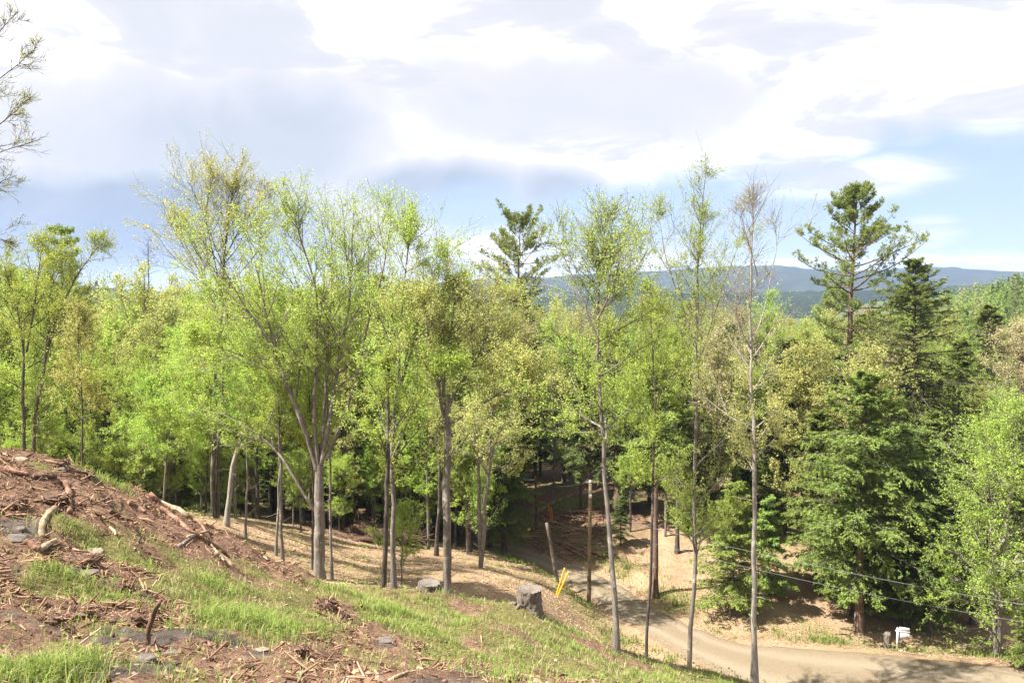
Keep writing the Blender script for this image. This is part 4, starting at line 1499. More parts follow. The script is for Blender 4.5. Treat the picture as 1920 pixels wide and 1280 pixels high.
# dark understorey behind the clearing
row(range(440, 1000, 44), 72, ['hem_a', 'hem_b', 'hem_a', 'hem_b'], 660)
row(range(430, 1010, 48), 82, ['hem_a', 'hem_a', 'hem_b'], 620)
row(range(1060, 1480, 52), 78, ['hem_a', 'hem_b', 'hem_a'], 640)
row(range(1220, 1800, 60), 66, ['hem_a', 'hem_y', 'hem_b'], 690)
row(range(-40, 440, 56), 58, ['hem_a', 'hem_a', 'hem_b'], 720, squash=1.1)
row(range(-60, 460, 60), 68, ['hem_a', 'hem_y'], 650)
row(range(1640, 1980, 55), 56, ['hem_y', 'hem_a'], 800)
row(range(1290, 1500, 50), 60, ['hem_s', 'hem_a', 'hem_s'], 880, squash=1.2)
row(range(1480, 1960, 48), 53, ['hem_a', 'hem_y', 'hem_s'], 860, squash=1.25)
row(range(1560, 1960, 50), 49, ['hem_s', 'hem_a'], 960, squash=1.3)
row(range(1180, 1480, 55), 64, ['hem_a', 'hem_b'], 800, squash=1.1)
row(range(440, 940, 42), 64, ['hem_s', 'hem_a', 'hem_s'], 890, squash=1.35)
row(range(455, 940, 85), 56, ['lime_b', 'lime_a'], 830, squash=1.5)
row(range(440, 1000, 40), 92, ['hem_a', 'hem_b', 'hem_y'], 640)
row(range(-40, 440, 50), 46, ['lime_a', 'lime_b'], 800, squash=1.3)
row(range(-40, 420, 55), 52, ['hem_s', 'hem_a'], 800, squash=1.3)
# green canopy
row(range(-60, 460, 62), 48, ['lime_a', 'lime_b', 'lime_a'], 650, squash=1.05)
row(range(-40, 480, 62), 60, ['lime_b', 'olive_a', 'lime_a', 'yellow_a'], 575)
row(range(-60, 180, 66), 76, ['yellow_a', 'lime_a', 'lime_b'], 505)
row(range(200, 330, 60), 76, ['yellow_a', 'lime_a'], 548)
row(range(330, 500, 62), 76, ['yellow_a', 'lime_a', 'lime_b'], 500)
row(range(470, 960, 55), 56, ['lime_a', 'lime_b', 'lime_a', 'olive_a'], 625, squash=1.1)
row(range(440, 960, 60), 61, ['lime_b', 'lime_a'], 690, squash=1.3)
row(range(470, 900, 60), 66, ['lime_b', 'olive_a', 'lime_a'], 540)
row(range(900, 1060, 60), 66, ['lime_b', 'olive_a', 'lime_a'], 585)
row(range(450, 860, 62), 88, ['yellow_a', 'lime_a', 'lime_b'], 515)
row(range(860, 1080, 62), 88, ['yellow_a', 'lime_a', 'olive_a'], 552)
row(range(1060, 1480, 66), 62, ['lime_a', 'olive_a', 'lime_b'], 640)
row(range(1060, 1700, 64), 80, ['olive_a', 'tan_a', 'lime_a', 'lime_b'], 590)
row(range(1400, 1980, 66), 92, ['tan_a', 'olive_a', 'lime_a', 'hem_y'], 600)
row(range(1700, 2000, 66), 72, ['lime_a', 'lime_b', 'olive_a'], 720)
row(range(-80, 1500, 72), 108, ['olive_a', 'lime_a', 'yellow_a', 'hem_y'], 556, djit=8)
row(range(1500, 2050, 72), 112, ['lime_a', 'olive_a', 'hem_y'], 610, djit=8)

# trees of the woods that stand out, grown from the same kinds
SINGLE = [
    ('dark conifer standing close under the flat-topped pine', 'hemlock_tree', 'hem_y', 972, 84, 530, 0.8),
    ('second dark conifer beside the foot of the flat-topped pine', 'hemlock_tree', 'hem_a', 1003, 80, 600, 0.9),
    ('pale tan budding tree at the right edge above the bright beech', 'budding_tree', 'tan_a', 1925, 62, 600, 1.1),
    ('light green maple behind the pointed olive hemlock', 'maple_tree', 'lime_a', 1835, 78, 700, 1.2),
    ('olive budding tree right of the bare-topped trunk', 'budding_tree', 'olive_a', 1530, 55, 640, 1.1),
    ('olive budding tree below the tallest white pine', 'budding_tree', 'olive_a', 1625, 58, 640, 1.1),
    ('pinkish tan budding tree right of the tallest slim maple', 'budding_tree', 'tan_a', 1350, 58, 610, 1.1),
    ('russet budding tree below the flat-topped pine', 'budding_tree', 'tan_a', 960, 68, 590, 1.1),
    ('green maple between the leaning maple and the flat-topped pine', 'maple_tree', 'lime_a', 1040, 70, 600, 1.1),
    ('airy yellow tree left of the tall twin trunk on the skyline', 'aspen_tree', 'yellow_a', 265, 60, 478, 1.0),
    ('second small bright hemlock close beside the young one on the bank', 'hemlock_tree', 'hem_s', 1445, 50, 930, 1.0),
    ('low bright hemlock beside the road left of the broad yellowish one', 'hemlock_tree', 'hem_s', 1560, 50.0, 1000, 1.2),
    ('low hemlock filling the bottom right corner beside the road', 'hemlock_tree', 'hem_s', 1930, 40.2, 1110, 1.1),
    ('small dark hemlock on the bank below the thick trunk', 'hemlock_tree', 'hem_a', 1165, 58, 930, 1.5),
    ('hemlock with dark stem on the mossy bank beyond the road', 'hemlock_tree', 'hem_b', 1090, 64, 700, 1.0),
    ('tall dark hemlock rising right behind the bare-topped trunk', 'hemlock_tree', 'hem_a', 1475, 60, 640, 1.0),
    ('olive hemlock half hidden right of the pointed one', 'hemlock_tree', 'hem_y', 1800, 68, 640, 1.1),
    ('dark hemlock with short bare trunk right of the white sign', 'hemlock_tree', 'hem_b', 1751, 45.5, 930, 1.5),
    ('dark spreading hemlock under the bright beech at the right edge', 'hemlock_tree', 'hem_a', 1830, 47, 900, 1.3),
    ('olive hemlock left of the broad yellowish one over the road bank', 'hemlock_tree', 'hem_y', 1535, 52, 770, 1.1),
]
for lab, nm, key, px, D, ty, sq in SINGLE:
    p = at_depth(px, ty, D)
    plant(key, p[0], D, p[2] - gz(p[0], D), rng, sq, lab, nm)

# neighbours of one kind in one place are told apart by their order
from collections import defaultdict
by_label = defaultdict(list)
for o in col.objects:
    if o.parent is None and o.get('group') and o.get('label'):
        by_label[o['label']].append(o)
ORD = ['first', 'second', 'third', 'fourth', 'fifth', 'sixth', 'seventh', 'eighth', 'ninth', 'tenth']
for lab, lst in by_label.items():
    if len(lst) > 1:
        lst.sort(key=lambda o: o.location.x / o.location.y)
        for k_, o in enumerate(lst):
            o['label'] = '%s, %s from left' % (lab, ORD[min(k_, 9)])

# the wood beyond, one mass of crowns
def far_wood():
    rng = np.random.default_rng(88)
    b = Batch()
    grid, keep = {}, []
    for _ in range(9000):
        y = 120 + 430 * rng.uniform(0, 1) ** 1.2
        u = rng.uniform(0.38, 0.80) if rng.uniform() < 0.6 else rng.uniform(-0.78, 0.78)
        s = 4.6 + y * 0.008
        k = (int(u * y / s), int(y / s))
        if k in grid:
            continue
        grid[k] = 1
        keep.append((u * y, y))
    keep = np.array(keep)
    zz = height(keep[:, 0], keep[:, 1])
    open_ = keep[:, 0] > 0.38 * keep[:, 1]
    order = np.concatenate([np.nonzero(open_)[0][:800], np.nonzero(~open_)[0][:650]])
    for i in order:
        (x, y), z = keep[i], zz[i]
        h = rng.uniform(9, 15)
        con = rng.uniform() < 0.07
        m = int(np.clip(46000 / y, 90, 240)) if open_[i] else 36
        big = 1.0 if open_[i] else 1.9
        u = unit(rng.normal(0, 1, (m, 3)))
        rr = rng.uniform(0.3, 1.0, m)[:, None] ** 0.4
        if con:
            hh = rng.uniform(0, 1, m) ** 1.3
            rad = (2.3 * (1 - hh) + 0.15) * rng.uniform(0.5, 1, m)
            a = rng.uniform(0, 6.28, m)
            c = np.stack([np.cos(a) * rad, np.sin(a) * rad, 2 + hh * (h - 1)], -1)
        else:
            lob = 1 + 0.3 * np.sin(u[:, :1] * 4 + rng.uniform(0, 6)) * np.cos(u[:, 1:2] * 4 + rng.uniform(0, 6))
            c = u * rr * lob * np.array([rng.uniform(2.2, 3.6), rng.uniform(2.2, 3.6), h * 0.42]) + np.array([0, 0, h * 0.58])
        c = c + np.array([x, y, z])
        sz = rng.uniform(0.45, 1.0, m) * (0.40 + y / 520) * big
        tint = (0.06 if con else rng.uniform(0.25, 1.0)) + rng.uniform(-0.08, 0.08, m)
        leaf_quads(c, rng.normal(0, 1, (m, 3)), unit(u * 0.5 + rng.normal(0, 0.5, (m, 3)) + UPZ * 0.5), sz * 1.1, sz * rng.uniform(0.7, 1.1, m), tint, b, True)
    return b


m_far, t, out = new_mat('far_canopy')
fc = t.ramp(attr(t, 'tint'), [(0.0, (0.04, 0.065, 0.02)), (0.2, (0.07, 0.11, 0.025)), (0.5, (0.14, 0.21, 0.035)), (0.8, (0.21, 0.26, 0.06)), (1.0, (0.26, 0.23, 0.10))])
d_ = t.node('ShaderNodeBsdfDiffuse')
t.put(d_.inputs['Color'], fc)
tr_ = t.node('ShaderNodeBsdfTranslucent')
t.put(tr_.inputs['Color'], fc)
mx_ = t.node('ShaderNodeMixShader')
mx_.inputs[0].default_value = 0.35
t.l.new(d_.outputs[0], mx_.inputs[1])
t.l.new(tr_.outputs[0], mx_.inputs[2])
t.l.new(mx_.outputs[0], out.inputs['Surface'])
fw = far_wood()
TRI['total'] += fw.ntris()
add_obj('distant_forest', fw.mesh('distant_forest', m_far), kind='stuff', label='mixed spring forest covering the valley and hillside beyond')
# ------------------------------------------------------------------ things on the ground
m_chip = stuff_mat('wood_chips', (0.10, 0.05, 0.032), (0.58, 0.38, 0.25))
def scatter(n, r0, r1, az0, az1, rng):
    r = np.exp(rng.uniform(math.log(r0), math.log(r1), n))
    a = np.radians(rng.uniform(az0, az1, n))
    return r * np.sin(a), r * np.cos(a)


def on_ground(px, py, lift=0.0, far=None):
    """ground point under a picture point; where the line of sight just clears a crest, the crest itself"""
    if far is not None:
        d = pix_dir(px, py)
        ts = np.geomspace(4, far, 300)
        q = d[None, :] * (ts / d[1])[:, None]
        gap = q[:, 2] - height(q[:, 0], q[:, 1])
        p = q[int(np.argmax(gap < 0))] if (gap < 0).any() else q[int(np.argmin(gap / ts))]
    else:
        p = hit(px, py, 90)
    return np.array([p[0], p[1], gz(p[0], p[1]) + lift])


def log_thing(name, label, pts_px, r_px, wood, seed, cat=None, lifts=None, taper=0.7, group=None, sides=9, straight=False, far=None):
    rng = np.random.default_rng(seed)
    P = []
    D = None
    for i, q in enumerate(pts_px):
        p = on_ground(q[0], q[1], far=far)
        P.append(p)
    P = np.array(P)
    r = r_px / F * P[:, 1].mean()
    P[:, 2] += r * 0.55
    if lifts is not None:
        P[:, 2] += np.array(lifts)
    s = resample(P, 12, 1)
    if straight:
        u = np.linspace(0, 1, 12)[:, None]
        s = 0.85 * (P[0] * (1 - u) + P[-1] * u) + 0.15 * s
        s[:, 2] += max(0.0, float((height(s[:, 0], s[:, 1]) - s[:, 2]).max()) * 0.7)
    s += np.cumsum(rng.normal(0, r * 0.12, s.shape), axis=0) * 0.6
    rad = r * np.linspace(1, taper, 12) * rng.uniform(0.88, 1.12, 12)
    base = s[0].copy()
    b = Batch()
    b.tubes((s - base)[None], rad[None], sides, 0.5, cap=True, lump=0.22, rng=rng)
    o = add_obj(name, b.mesh(name, WOOD[wood], False), None, tuple(base), label, cat or name.split('_')[-1], group)
    return o, s, rad


LOGS = [
    ('root', 'curved pale peeled root standing on the mound near the left edge', [(103, 959), (90, 972), (79, 988), (80, 1012)], 8.5, 'pale', 0.75),
    ('log', 'reddish upright split log in the middle of the debris mound', [(121, 906), (128, 922), (131, 945), (131, 966)], 6.5, 'red', 0.8),
    ('log', 'short pinkish log stub beside the grey slab', [(50, 1018), (62, 1030), (76, 1036)], 7.5, 'red', 0.9),
    ('log', 'short tan log stub right of the pinkish stub', [(76, 1036), (88, 1030), (104, 1022)], 7, 'pale', 0.8),
    ('log', 'pale splintered log along the crest of the mound', [(300, 928), (326, 941), (340, 958), (352, 974)], 6.5, 'pale', 0.7),
    ('log', 'orange splintered stump piece at the mound crest', [(278, 920), (292, 918), (302, 924)], 7, 'red', 0.6),
    ('log', 'long reddish peeled log lying down the right flank of the mound', [(330, 978), (352, 996), (378, 1012), (402, 1026), (424, 1042)], 6.0, 'red', 0.6),
    ('log', 'pale yellow log below the end of the long reddish log', [(404, 1040), (418, 1050), (436, 1064)], 6.0, 'pale', 0.7),
    ('log', 'thin pale log beside the long reddish log', [(395, 1024), (408, 1040), (420, 1058)], 3.5, 'pale', 0.7),
    ('log', 'grey weathered log pointing up from the right flank of the mound', [(336, 1027), (350, 1018), (362, 1010)], 5.0, 'grey', 0.7),
    ('log', 'dark red bark log in the upper right of the mound', [(240, 945), (256, 951), (274, 962)], 4.5, 'red', 0.7),
    ('log', 'red-brown log at the far right crest leaning towards the woods', [(383, 963), (398, 974), (414, 988)], 4.5, 'red', 0.7),
    ('root', 'twisted pale root poking up at the right crest of the mound', [(318, 936), (330, 950), (345, 958), (360, 960)], 4.0, 'pale', 0.5),
    ('root', 'reddish root curling over the right crest of the mound', [(345, 966), (362, 972), (378, 984), (388, 1000)], 4.5, 'red', 0.5),
    ('log', 'short orange split log in the middle of the right flank', [(300, 958), (318, 968), (330, 980)], 5.5, 'red', 0.8),
    ('log', 'pale split log crossing the long reddish log', [(352, 1012), (372, 1004), (392, 1000)], 4.0, 'pale', 0.6),
    ('log', 'brown log sunk in the soil below the arched branch', [(205, 965), (228, 972), (250, 984)], 5.0, 'brown', 0.7),
    ('log', 'thick brown root end at the left top of the mound', [(8, 884), (28, 892), (52, 896)], 6.5, 'red', 0.6),
    ('log', 'bark-covered brown log on the upper left of the mound', [(62, 904), (84, 898), (104, 900)], 5.5, 'brown', 0.7),
    ('branch', 'thin brown branch lying level across the mound', [(140, 949), (170, 951), (205, 950), (228, 944)], 1.7, 'brown', 0.5),
    ('branch', 'thin arched branch above the level one on the mound', [(190, 944), (198, 936), (214, 929)], 1.5, 'pale', 0.5),
    ('branch', 'pale forked twig standing beside a dark hollow on the mound', [(170, 958), (173, 970), (178, 980)], 1.6, 'pale', 0.6),
    ('branch', 'thin branch slanting down the left of the mound', [(0, 868), (14, 874), (28, 884)], 2.4, 'red', 0.6),
    ('branch', 'grey branch leaning over the grass at the right of the mound', [(262, 1010), (257, 1022), (252, 1034)], 2.4, 'grey', 0.6),
    ('branch', 'orange wood splinter lying flat at the bottom edge', [(730, 1279), (748, 1272), (766, 1264)], 5.5, 'pale', 0.6),
    ('branch', 'pale tapered splinter on the red mulch', [(784, 1254), (792, 1246), (800, 1236)], 3.0, 'pale', 0.5),
    ('branch', 'long thin root lying across the red mulch left of the splinter', [(655, 1236), (675, 1240), (700, 1246), (720, 1246)], 2.2, 'brown', 0.5),
    ('branch', 'thin brown root lying along the dark scarp', [(300, 1090), (320, 1090), (340, 1086)], 2.2, 'brown', 0.6),
    ('branch', 'grey forked stick poking from the red mulch near bottom centre', [(560, 1278), (568, 1258), (576, 1236)], 2.8, 'grey', 0.6),
    ('branch', 'bent red root at the left end of the red mulch', [(590, 1222), (605, 1232), (622, 1238), (640, 1246)], 3.0, 'red', 0.6),
    ('branch', 'dark stick leaning against the low wide stump', [(783, 1109), (793, 1116), (803, 1126)], 2.6, 'brown', 0.8),
    ('branch', 'short orange chunk of wood on the grass edge at bottom right', [(935, 1276), (955, 1268), (972, 1266)], 3.0, 'pale', 0.7),
    ('branch', 'thin bleached branch in the lower left mud', [(8, 1170), (20, 1165), (32, 1160)], 2.4, 'grey', 0.6),
]
for i, (nm, lab, pts, rp, wd, tp) in enumerate(LOGS):
    log_thing(nm, lab, pts, rp * 0.85, wd, 700 + i, taper=tp, sides=10, far=30 if pts[0][0] > 700 else 21.5)

# standing crooked stick
b0 = on_ground(275, 1211)
Ds = b0[1]
sp = np.array([b0 - np.array([0, 0, 0.1])] + [at_depth(px, py, Ds - 0.05 * k) for k, (px, py) in enumerate([(277, 1182), (288, 1155), (290, 1142), (299, 1129)])])
sb = Batch()
ss = resample(sp, 12, 1) - b0
sb.tubes(ss[None], (np.linspace(0.032, 0.022, 12))[None], 7, 0.5, cap=True, lump=0.15, rng=np.random.default_rng(5))
add_obj('stick', sb.mesh('stick', WOOD['brown'], True), None, tuple(b0), 'crooked brown stick standing upright in the grey mud', 'stick')


# stumps
m_cut, t, out = new_mat('stump_cut_face')
tc = t.node('ShaderNodeTexCoord')
sepx = t.node('ShaderNodeSeparateXYZ')
t.put(sepx.inputs[0], tc.outputs['Object'])
rad_ = t.math('SQRT', t.math('ADD', t.math('MULTIPLY', sepx.outputs[0], sepx.outputs[0]), t.math('MULTIPLY', sepx.outputs[1], sepx.outputs[1])))
ring = t.math('SINE', t.math('ADD', t.math('MULTIPLY', rad_, 95.0), t.math('MULTIPLY', t.noise(tc.outputs['Object'], 6, 3), 9.0)))
cut = t.mix(t.math('MULTIPLY_ADD', ring, 0.5, 0.5), (0.10, 0.088, 0.078), (0.175, 0.155, 0.14))
cut = t.mix(t.maprange(rad_, 0.20, 0.04), cut, (0.13, 0.095, 0.07))
principled(t, out, cut, 0.9, ring, 0.004, 0.1)


def stump(label, px, py, D, r, h, seed, flare=0.6, tilt=0.0):
    rng = np.random.default_rng(seed)
    p = at_depth(px, py, D)
    base = np.array([p[0], D, gz(p[0], D)])
    root = add_obj('tree_stump', None, None, tuple(base), label, 'stump')
    n, rows = 44, 14
    a = np.arange(n) * 2 * np.pi / n
    ph = rng.uniform(0, 6.28, 3)
    V = np.zeros((rows, n, 3))
    for i in range(rows):
        u = i / (rows - 1)
        fl = 1 + flare * (1 - u) ** 2.6 * (0.55 + 0.45 * np.cos(5 * a + ph[0]) + 0.3 * np.cos(3 * a + ph[1]))
        rr = r * fl * (1 + 0.035 * np.cos(17 * a + ph[2]) + 0.06 * rng.normal(0, 1, n) + 0.05 * np.cos(2 * a + ph[1]))
        V[i, :, 0] = np.cos(a) * rr
        V[i, :, 1] = np.sin(a) * rr
        V[i, :, 2] = -0.45 + (h + 0.45) * u + tilt * np.cos(a) * r * u + (0.02 * rng.normal(0, 1, n) if i == rows - 1 else 0)
    ii = np.arange(rows * n).reshape(rows, n)
    q = np.stack([ii[:-1], np.roll(ii[:-1], -1, 1), np.roll(ii[1:], -1, 1), ii[1:]], -1).reshape(-1, 4)
    add_obj('bark', make_mesh('bark', V.reshape(-1, 3), [q], BARK['stump'], np.full(len(q), 0.5), False), root)
    top = V[-1]
    rings = [top]
    for k, f in enumerate((0.93, 0.6, 0.3)):
        t2 = top * np.array([f, f, 1]) + np.array([0, 0, (-0.012, -0.05, -0.06)[k]]) + rng.normal(0, 0.004, top.shape)
        rings.append(t2)
    R = np.array(rings)
    cen = np.array([[0, 0, top[:, 2].mean() - 0.06]])
    ii = np.arange(4 * n).reshape(4, n)
    q = np.stack([ii[:-1], np.roll(ii[:-1], -1, 1), np.roll(ii[1:], -1, 1), ii[1:]], -1).reshape(-1, 4)
    tri = np.stack([ii[3], np.roll(ii[3], -1), np.full(n, 4 * n)], -1)
    add_obj('cut_top', make_mesh('cut_top', np.concatenate([R.reshape(-1, 3), cen]) + np.array([0, 0, 0.003]), [q, tri], m_cut, None, False), root)
    for k in range(4):
        aa = ph[0] * -0.2 + k * 1.5708 + rng.normal(0, 0.3)
        L = r * rng.uniform(1.2, 2.0)
        s = np.array([[math.cos(aa) * (r + L * u), math.sin(aa) * (r + L * u), 0] for u in np.linspace(0, 1, 7)])
        s[:, :2] += np.cumsum(rng.normal(0, 0.02, (7, 2)), axis=0)
        s[:, 2] = height(s[:, 0] + base[0], s[:, 1] + base[1]) - base[2] + np.linspace(0.06, -0.05, 7)
        rb = Batch()
        rb.tubes(s[None], (r * np.linspace(0.24, 0.06, 7))[None], 7, 0.5, lump=0.1, rng=rng)
        add_obj('root', rb.mesh('root', BARK['stump'], True), root)
    return root


stump('large weathered tree stump with ringed flat top and flared roots', 992, 1145, 25.0, 0.37, 0.72, 801, 0.75)
stump('low wide stump beside the straight grey trunk on the crest', 805, 1122, 28.0, 0.40, 0.46, 802, 0.3)
stump('short dark stump beside the post of the white sign', 1663, 1214, 44.0, 0.22, 0.8, 803, 0.2, 0.4)


# rocks and clods
def blob(rng, sx, sy, sz, rough=0.22, flat=0.0, n=3, facets=0):
    import bmesh
    bm = bmesh.new()
    bmesh.ops.create_icosphere(bm, subdivisions=n, radius=1.0)
    V = np.array([v.co[:] for v in bm.verts])
    Fc = np.array([[v.index for v in f.verts] for f in bm.faces])
    bm.free()
    o = rng.uniform(0, 50, 3)
    d = fbm(V[:, 0] * 1.9 + o[0] + 1.3 * V[:, 2], V[:, 1] * 1.9 + o[1] + V[:, 2] * 0.9, 5, int(rng.integers(999)), 0.68)
    V = V * (1 + rough * 2 * d)[:, None]
    for k in range(facets):
        nrm = unit(rng.normal(0, 1, (1, 3)))[0]
        if k == 0:
            nrm = unit(np.array([[0.1, -0.1, 1.0]]))[0]
        lim = rng.uniform(0.45, 0.75)
        dd = V @ nrm
        V = V - np.maximum(dd - lim, 0)[:, None] * nrm[None] * 0.95
    V = V * np.array([sx, sy, sz])
    return V, Fc


def blob_thing(name, label, px, py, w_px, h_px, mat, seed, rough=0.2, facets=0, cat=None, group=None, lift=0.3, strands=0, rotz=None):
    rng = np.random.default_rng(seed)
    c = on_ground(px, py, far=30)
    w, h = w_px / F * c[1] / 2, h_px / F * c[1] / 2
    V, Fc = blob(rng, w, w * rng.uniform(0.7, 1.0), h, rough, facets=facets, n=4 if strands else 3)
    V[:, 2] += h * (lift if strands else lift - 0.35)
    if strands:
        root = add_obj(name, None, None, tuple(c), label, cat or name.split('_')[-1], group)
        add_obj('soil', make_mesh('soil', V, [Fc], mat, None, facets == 0), root)
        strands *= 5
        pick = rng.integers(0, len(V), strands)
        p0 = V[pick] * 0.96
        d0 = unit(unit(V[pick]) * np.array([1, 1, 0.5]) + rng.normal(0, 0.9, (strands, 3)))
        L = rng.uniform(0.12, 0.6, strands) ** 1.3 * w * 1.2
        sp = curve(p0, d0, L, 5, -0.5, 0.35, rng)
        sb = Batch()
        sb.tubes(sp, rng.uniform(0.003, 0.008, (strands, 1)) * np.array([[1.3, 1.1, 1, 0.8, 0.5]]) * c[1] / 10, 3, np.repeat(rng.uniform(0, 1, strands), 12))
        r = add_obj('roots', sb.mesh('roots', m_chip, False), root)
        r['kind'] = 'stuff'
        return root
    return add_obj(name, make_mesh(name, V, [Fc], mat, None, facets == 0), None, tuple(c), label, cat or name, group)


ROCKS = [
    ('pale tan boulder at the foot of the debris mound', 176, 1040, 42, 30, 'tan', 3),
    ('flat grey stone slab tilted at the left edge', 22, 1010, 46, 18, 'grey', 5),
    ('dark grey stone beside the tilted slab', 42, 996, 22, 16, 'grey', 4),
    ('blocky brown-grey stone on top of the mound', 40, 863, 26, 20, 'tan', 5),
    ('pale rounded stone on the crest of the mound', 118, 885, 24, 14, 'grey', 3),
    ('pale flat stone on the edge of the red mulch', 491, 1221, 32, 16, 'tan', 5),
    ('large grey rock crumbling at the bottom left', 277, 1238, 40, 26, 'grey', 5),
    ('dark grey rock right of the crumbling rock', 322, 1226, 30, 18, 'grey', 5),
    ('grey rock at the bottom edge left of the crumbling rock', 158, 1262, 40, 20, 'grey', 5),
    ('flat stone sunk in the dark mud hollow', 160, 1077, 50, 8, 'grey', 5),
    ('small white stone in the bright grass near bottom right', 1041, 1241, 9, 8, 'pale', 3),
    ('white stone at the lower edge of the grass', 960, 1258, 14, 8, 'pale', 3),
    ('grey stone sunk in the red mulch', 725, 1199, 34, 7, 'grey', 4),
    ('wet grey rock at the bottom left corner', 60, 1272, 40, 18, 'grey', 5),
]
ROCK['pale'] = rock_mat('rock_pale', (0.32, 0.28, 0.24), (0.52, 0.48, 0.43))
for i, (lab, px, py, w, h, m, fc) in enumerate(ROCKS):
    blob_thing('rock', lab, px, py, w, h, ROCK[m], 820 + i, 0.16, fc, 'rock')
CLODS = [
    ('ragged red-brown root clump standing on the grass edge', 612, 1146, 46, 40, 90),
    ('small root clump right below the ragged one', 640, 1160, 34, 18, 50),
    ('dark overhanging turf clod above the mud hollow', 150, 1058, 66, 22, 60),
    ('dark soil clod in the grey mud', 232, 1110, 34, 18, 30),
    ('left turf clod of the dark scarp with hanging roots', 88, 1164, 60, 18, 60),
    ('second turf clod of the dark scarp with hanging roots', 140, 1160, 66, 24, 70),
    ('third turf clod of the dark scarp behind the stick', 232, 1164, 66, 22, 70),
    ('fourth turf clod of the dark scarp right of the stick', 278, 1160, 46, 20, 50),
    ('right end turf clod of the dark scarp', 340, 1154, 50, 20, 50),
    ('mossy overhanging turf lump on the mound', 92, 938, 62, 16, 40),
    ('dark turf lump at the left edge of the mound', 20, 945, 50, 18, 40),
    ('brown clod on the crest of the mound', 108, 876, 30, 14, 24),
    ('brown clod at the mound crest beside the tall grass', 160, 890, 28, 12, 24),
    ('orange-brown mulch clump at the bottom right of the mulch', 905, 1258, 40, 14, 60),
    ('dark mulch clump near the middle of the red mulch', 780, 1212, 30, 12, 40),
    ('reddish mulch clump near bottom centre', 655, 1244, 26, 16, 40),
    ('soil lump beside the bleached stones at the bottom left', 215, 1246, 40, 16, 30),
    ('reddish mulch lump at the left of the red mulch', 560, 1222, 40, 14, 50),
]
for i, (lab, px, py, w, h, k) in enumerate(CLODS):
    blob_thing('soil_clod', lab, px, py, w, h, ROCK['soil'], 860 + i, 0.34, 0, 'clod', strands=k, lift=0.15)

# brush pile in the clearing
rng = np.random.default_rng(900)
c = hit(700, 1015, 90)
c = np.array([c[0], c[1], gz(c[0], c[1])])
bp = add_obj('brush_pile', None, None, tuple(c), 'dark heap of branches and earth in the clearing behind the crest trees', 'brush pile')
wv = 70 / F * c[1]
V, Fc = blob(rng, wv, wv * 0.6, 0.95, 0.35, n=4)
V[:, 2] = V[:, 2] * (1 - 0.4 * (V[:, 0] / wv)) + 0.1
add_obj('earth_core', make_mesh('earth_core', V, [Fc], ROCK['soil'], None, True), bp)
n = 420
pk = rng.integers(0, len(V), n)
sp = curve(V[pk] * 0.92, unit(V[pk] * np.array([1, 1, 0.6]) + rng.normal(0, 1.2, (n, 3))), rng.uniform(0.5, 1.8, n), 5, -0.2, 0.3, rng)
sb = Batch()
sb.tubes(sp, rng.uniform(0.012, 0.03, (n, 1)) * np.array([[1, 0.9, 0.8, 0.7, 0.5]]), 4, 0.4)
r = add_obj('sticks', sb.mesh('sticks', WOOD['brown'], False), bp)
r['kind'] = 'stuff'

# fallen logs on the bank beyond the road
for i, (lab, pts, rp, wd) in enumerate([
        ('long red-brown fallen trunk lying up the mossy bank', [(994, 966), (1020, 956), (1043, 946), (1066, 934), (1088, 922)], 2.6, 'red'),
        ('fallen log across the middle of the brushy bank', [(1046, 984), (1070, 989), (1090, 995), (1104, 999)], 2.6, 'pale'),
        ('upper of the two long logs stacked above the road', [(1030, 1008), (1054, 1020), (1078, 1030), (1104, 1040)], 2.6, 'grey'),
        ('lower of the two long logs stacked above the road', [(1052, 1022), (1072, 1032), (1090, 1042), (1102, 1050)], 2.6, 'red'),
        ('short log end beside the utility pole on the bank', [(1108, 1038), (1122, 1044), (1136, 1046)], 2.6, 'brown'),
        ('thin pale log beside the far utility pole', [(1000, 1008), (1012, 1012), (1022, 1018)], 2.0, 'grey'),
        ('thin branch lying across the top of the brushy bank', [(1010, 985), (1030, 983), (1056, 984)], 1.2, 'grey'),
        ('broken branch leaning across the road verge', [(906, 1062), (930, 1068), (960, 1076)], 1.6, 'brown'),
        ('dark fallen trunk in the shade left of the bend', [(912, 1048), (940, 1050), (975, 1056)], 1.6, 'brown')]):
    log_thing('log', lab, pts, rp, wd, 920 + i, taper=0.7, sides=7, cat='log', straight=True)

rng = np.random.default_rng(955)
sb = Batch()
for k in range(320):
    p = on_ground(rng.uniform(1005, 1140), rng.uniform(955, 1048))
    a_ = rng.uniform(0, 6.28)
    d0 = np.array([[math.cos(a_), math.sin(a_), rng.uniform(-0.05, 0.35)]])
    L_ = np.array([rng.uniform(0.5, 2.4)])
    sp = curve(p[None] + np.array([[0, 0, 0.08]]), d0, L_, 4, -0.15, 0.15, rng)
    sb.tubes(sp, np.array([[1, 0.8, 0.6, 0.3]]) * rng.uniform(0.018, 0.05), 3, rng.uniform(0, 1))
x, y = scatter(260, 28, 54, -22, 6, rng)
for xx, yy in zip(x, y):
    if zones(np.array([xx]), np.array([yy]))[2][0] < 0.5:
        continue
    a_ = rng.uniform(0, 6.28)
    p = np.array([xx, yy, gz(xx, yy) + 0.03])
    sp = curve(p[None], np.array([[math.cos(a_), math.sin(a_), -0.1]]), np.array([rng.uniform(0.3, 1.3)]), 4, 0.0, 0.15, rng)
    sp[:, :, 2] = height(sp[:, :, 0], sp[:, :, 1]) + 0.03
    sb.tubes(sp, np.array([[1, 0.8, 0.6, 0.3]]) * rng.uniform(0.01, 0.022), 3, rng.uniform(0, 0.7))
add_obj('brush_debris', sb.mesh('brush_debris', m_chip), kind='stuff', label='fallen sticks tangled on the far road bank and strewn over the slope')

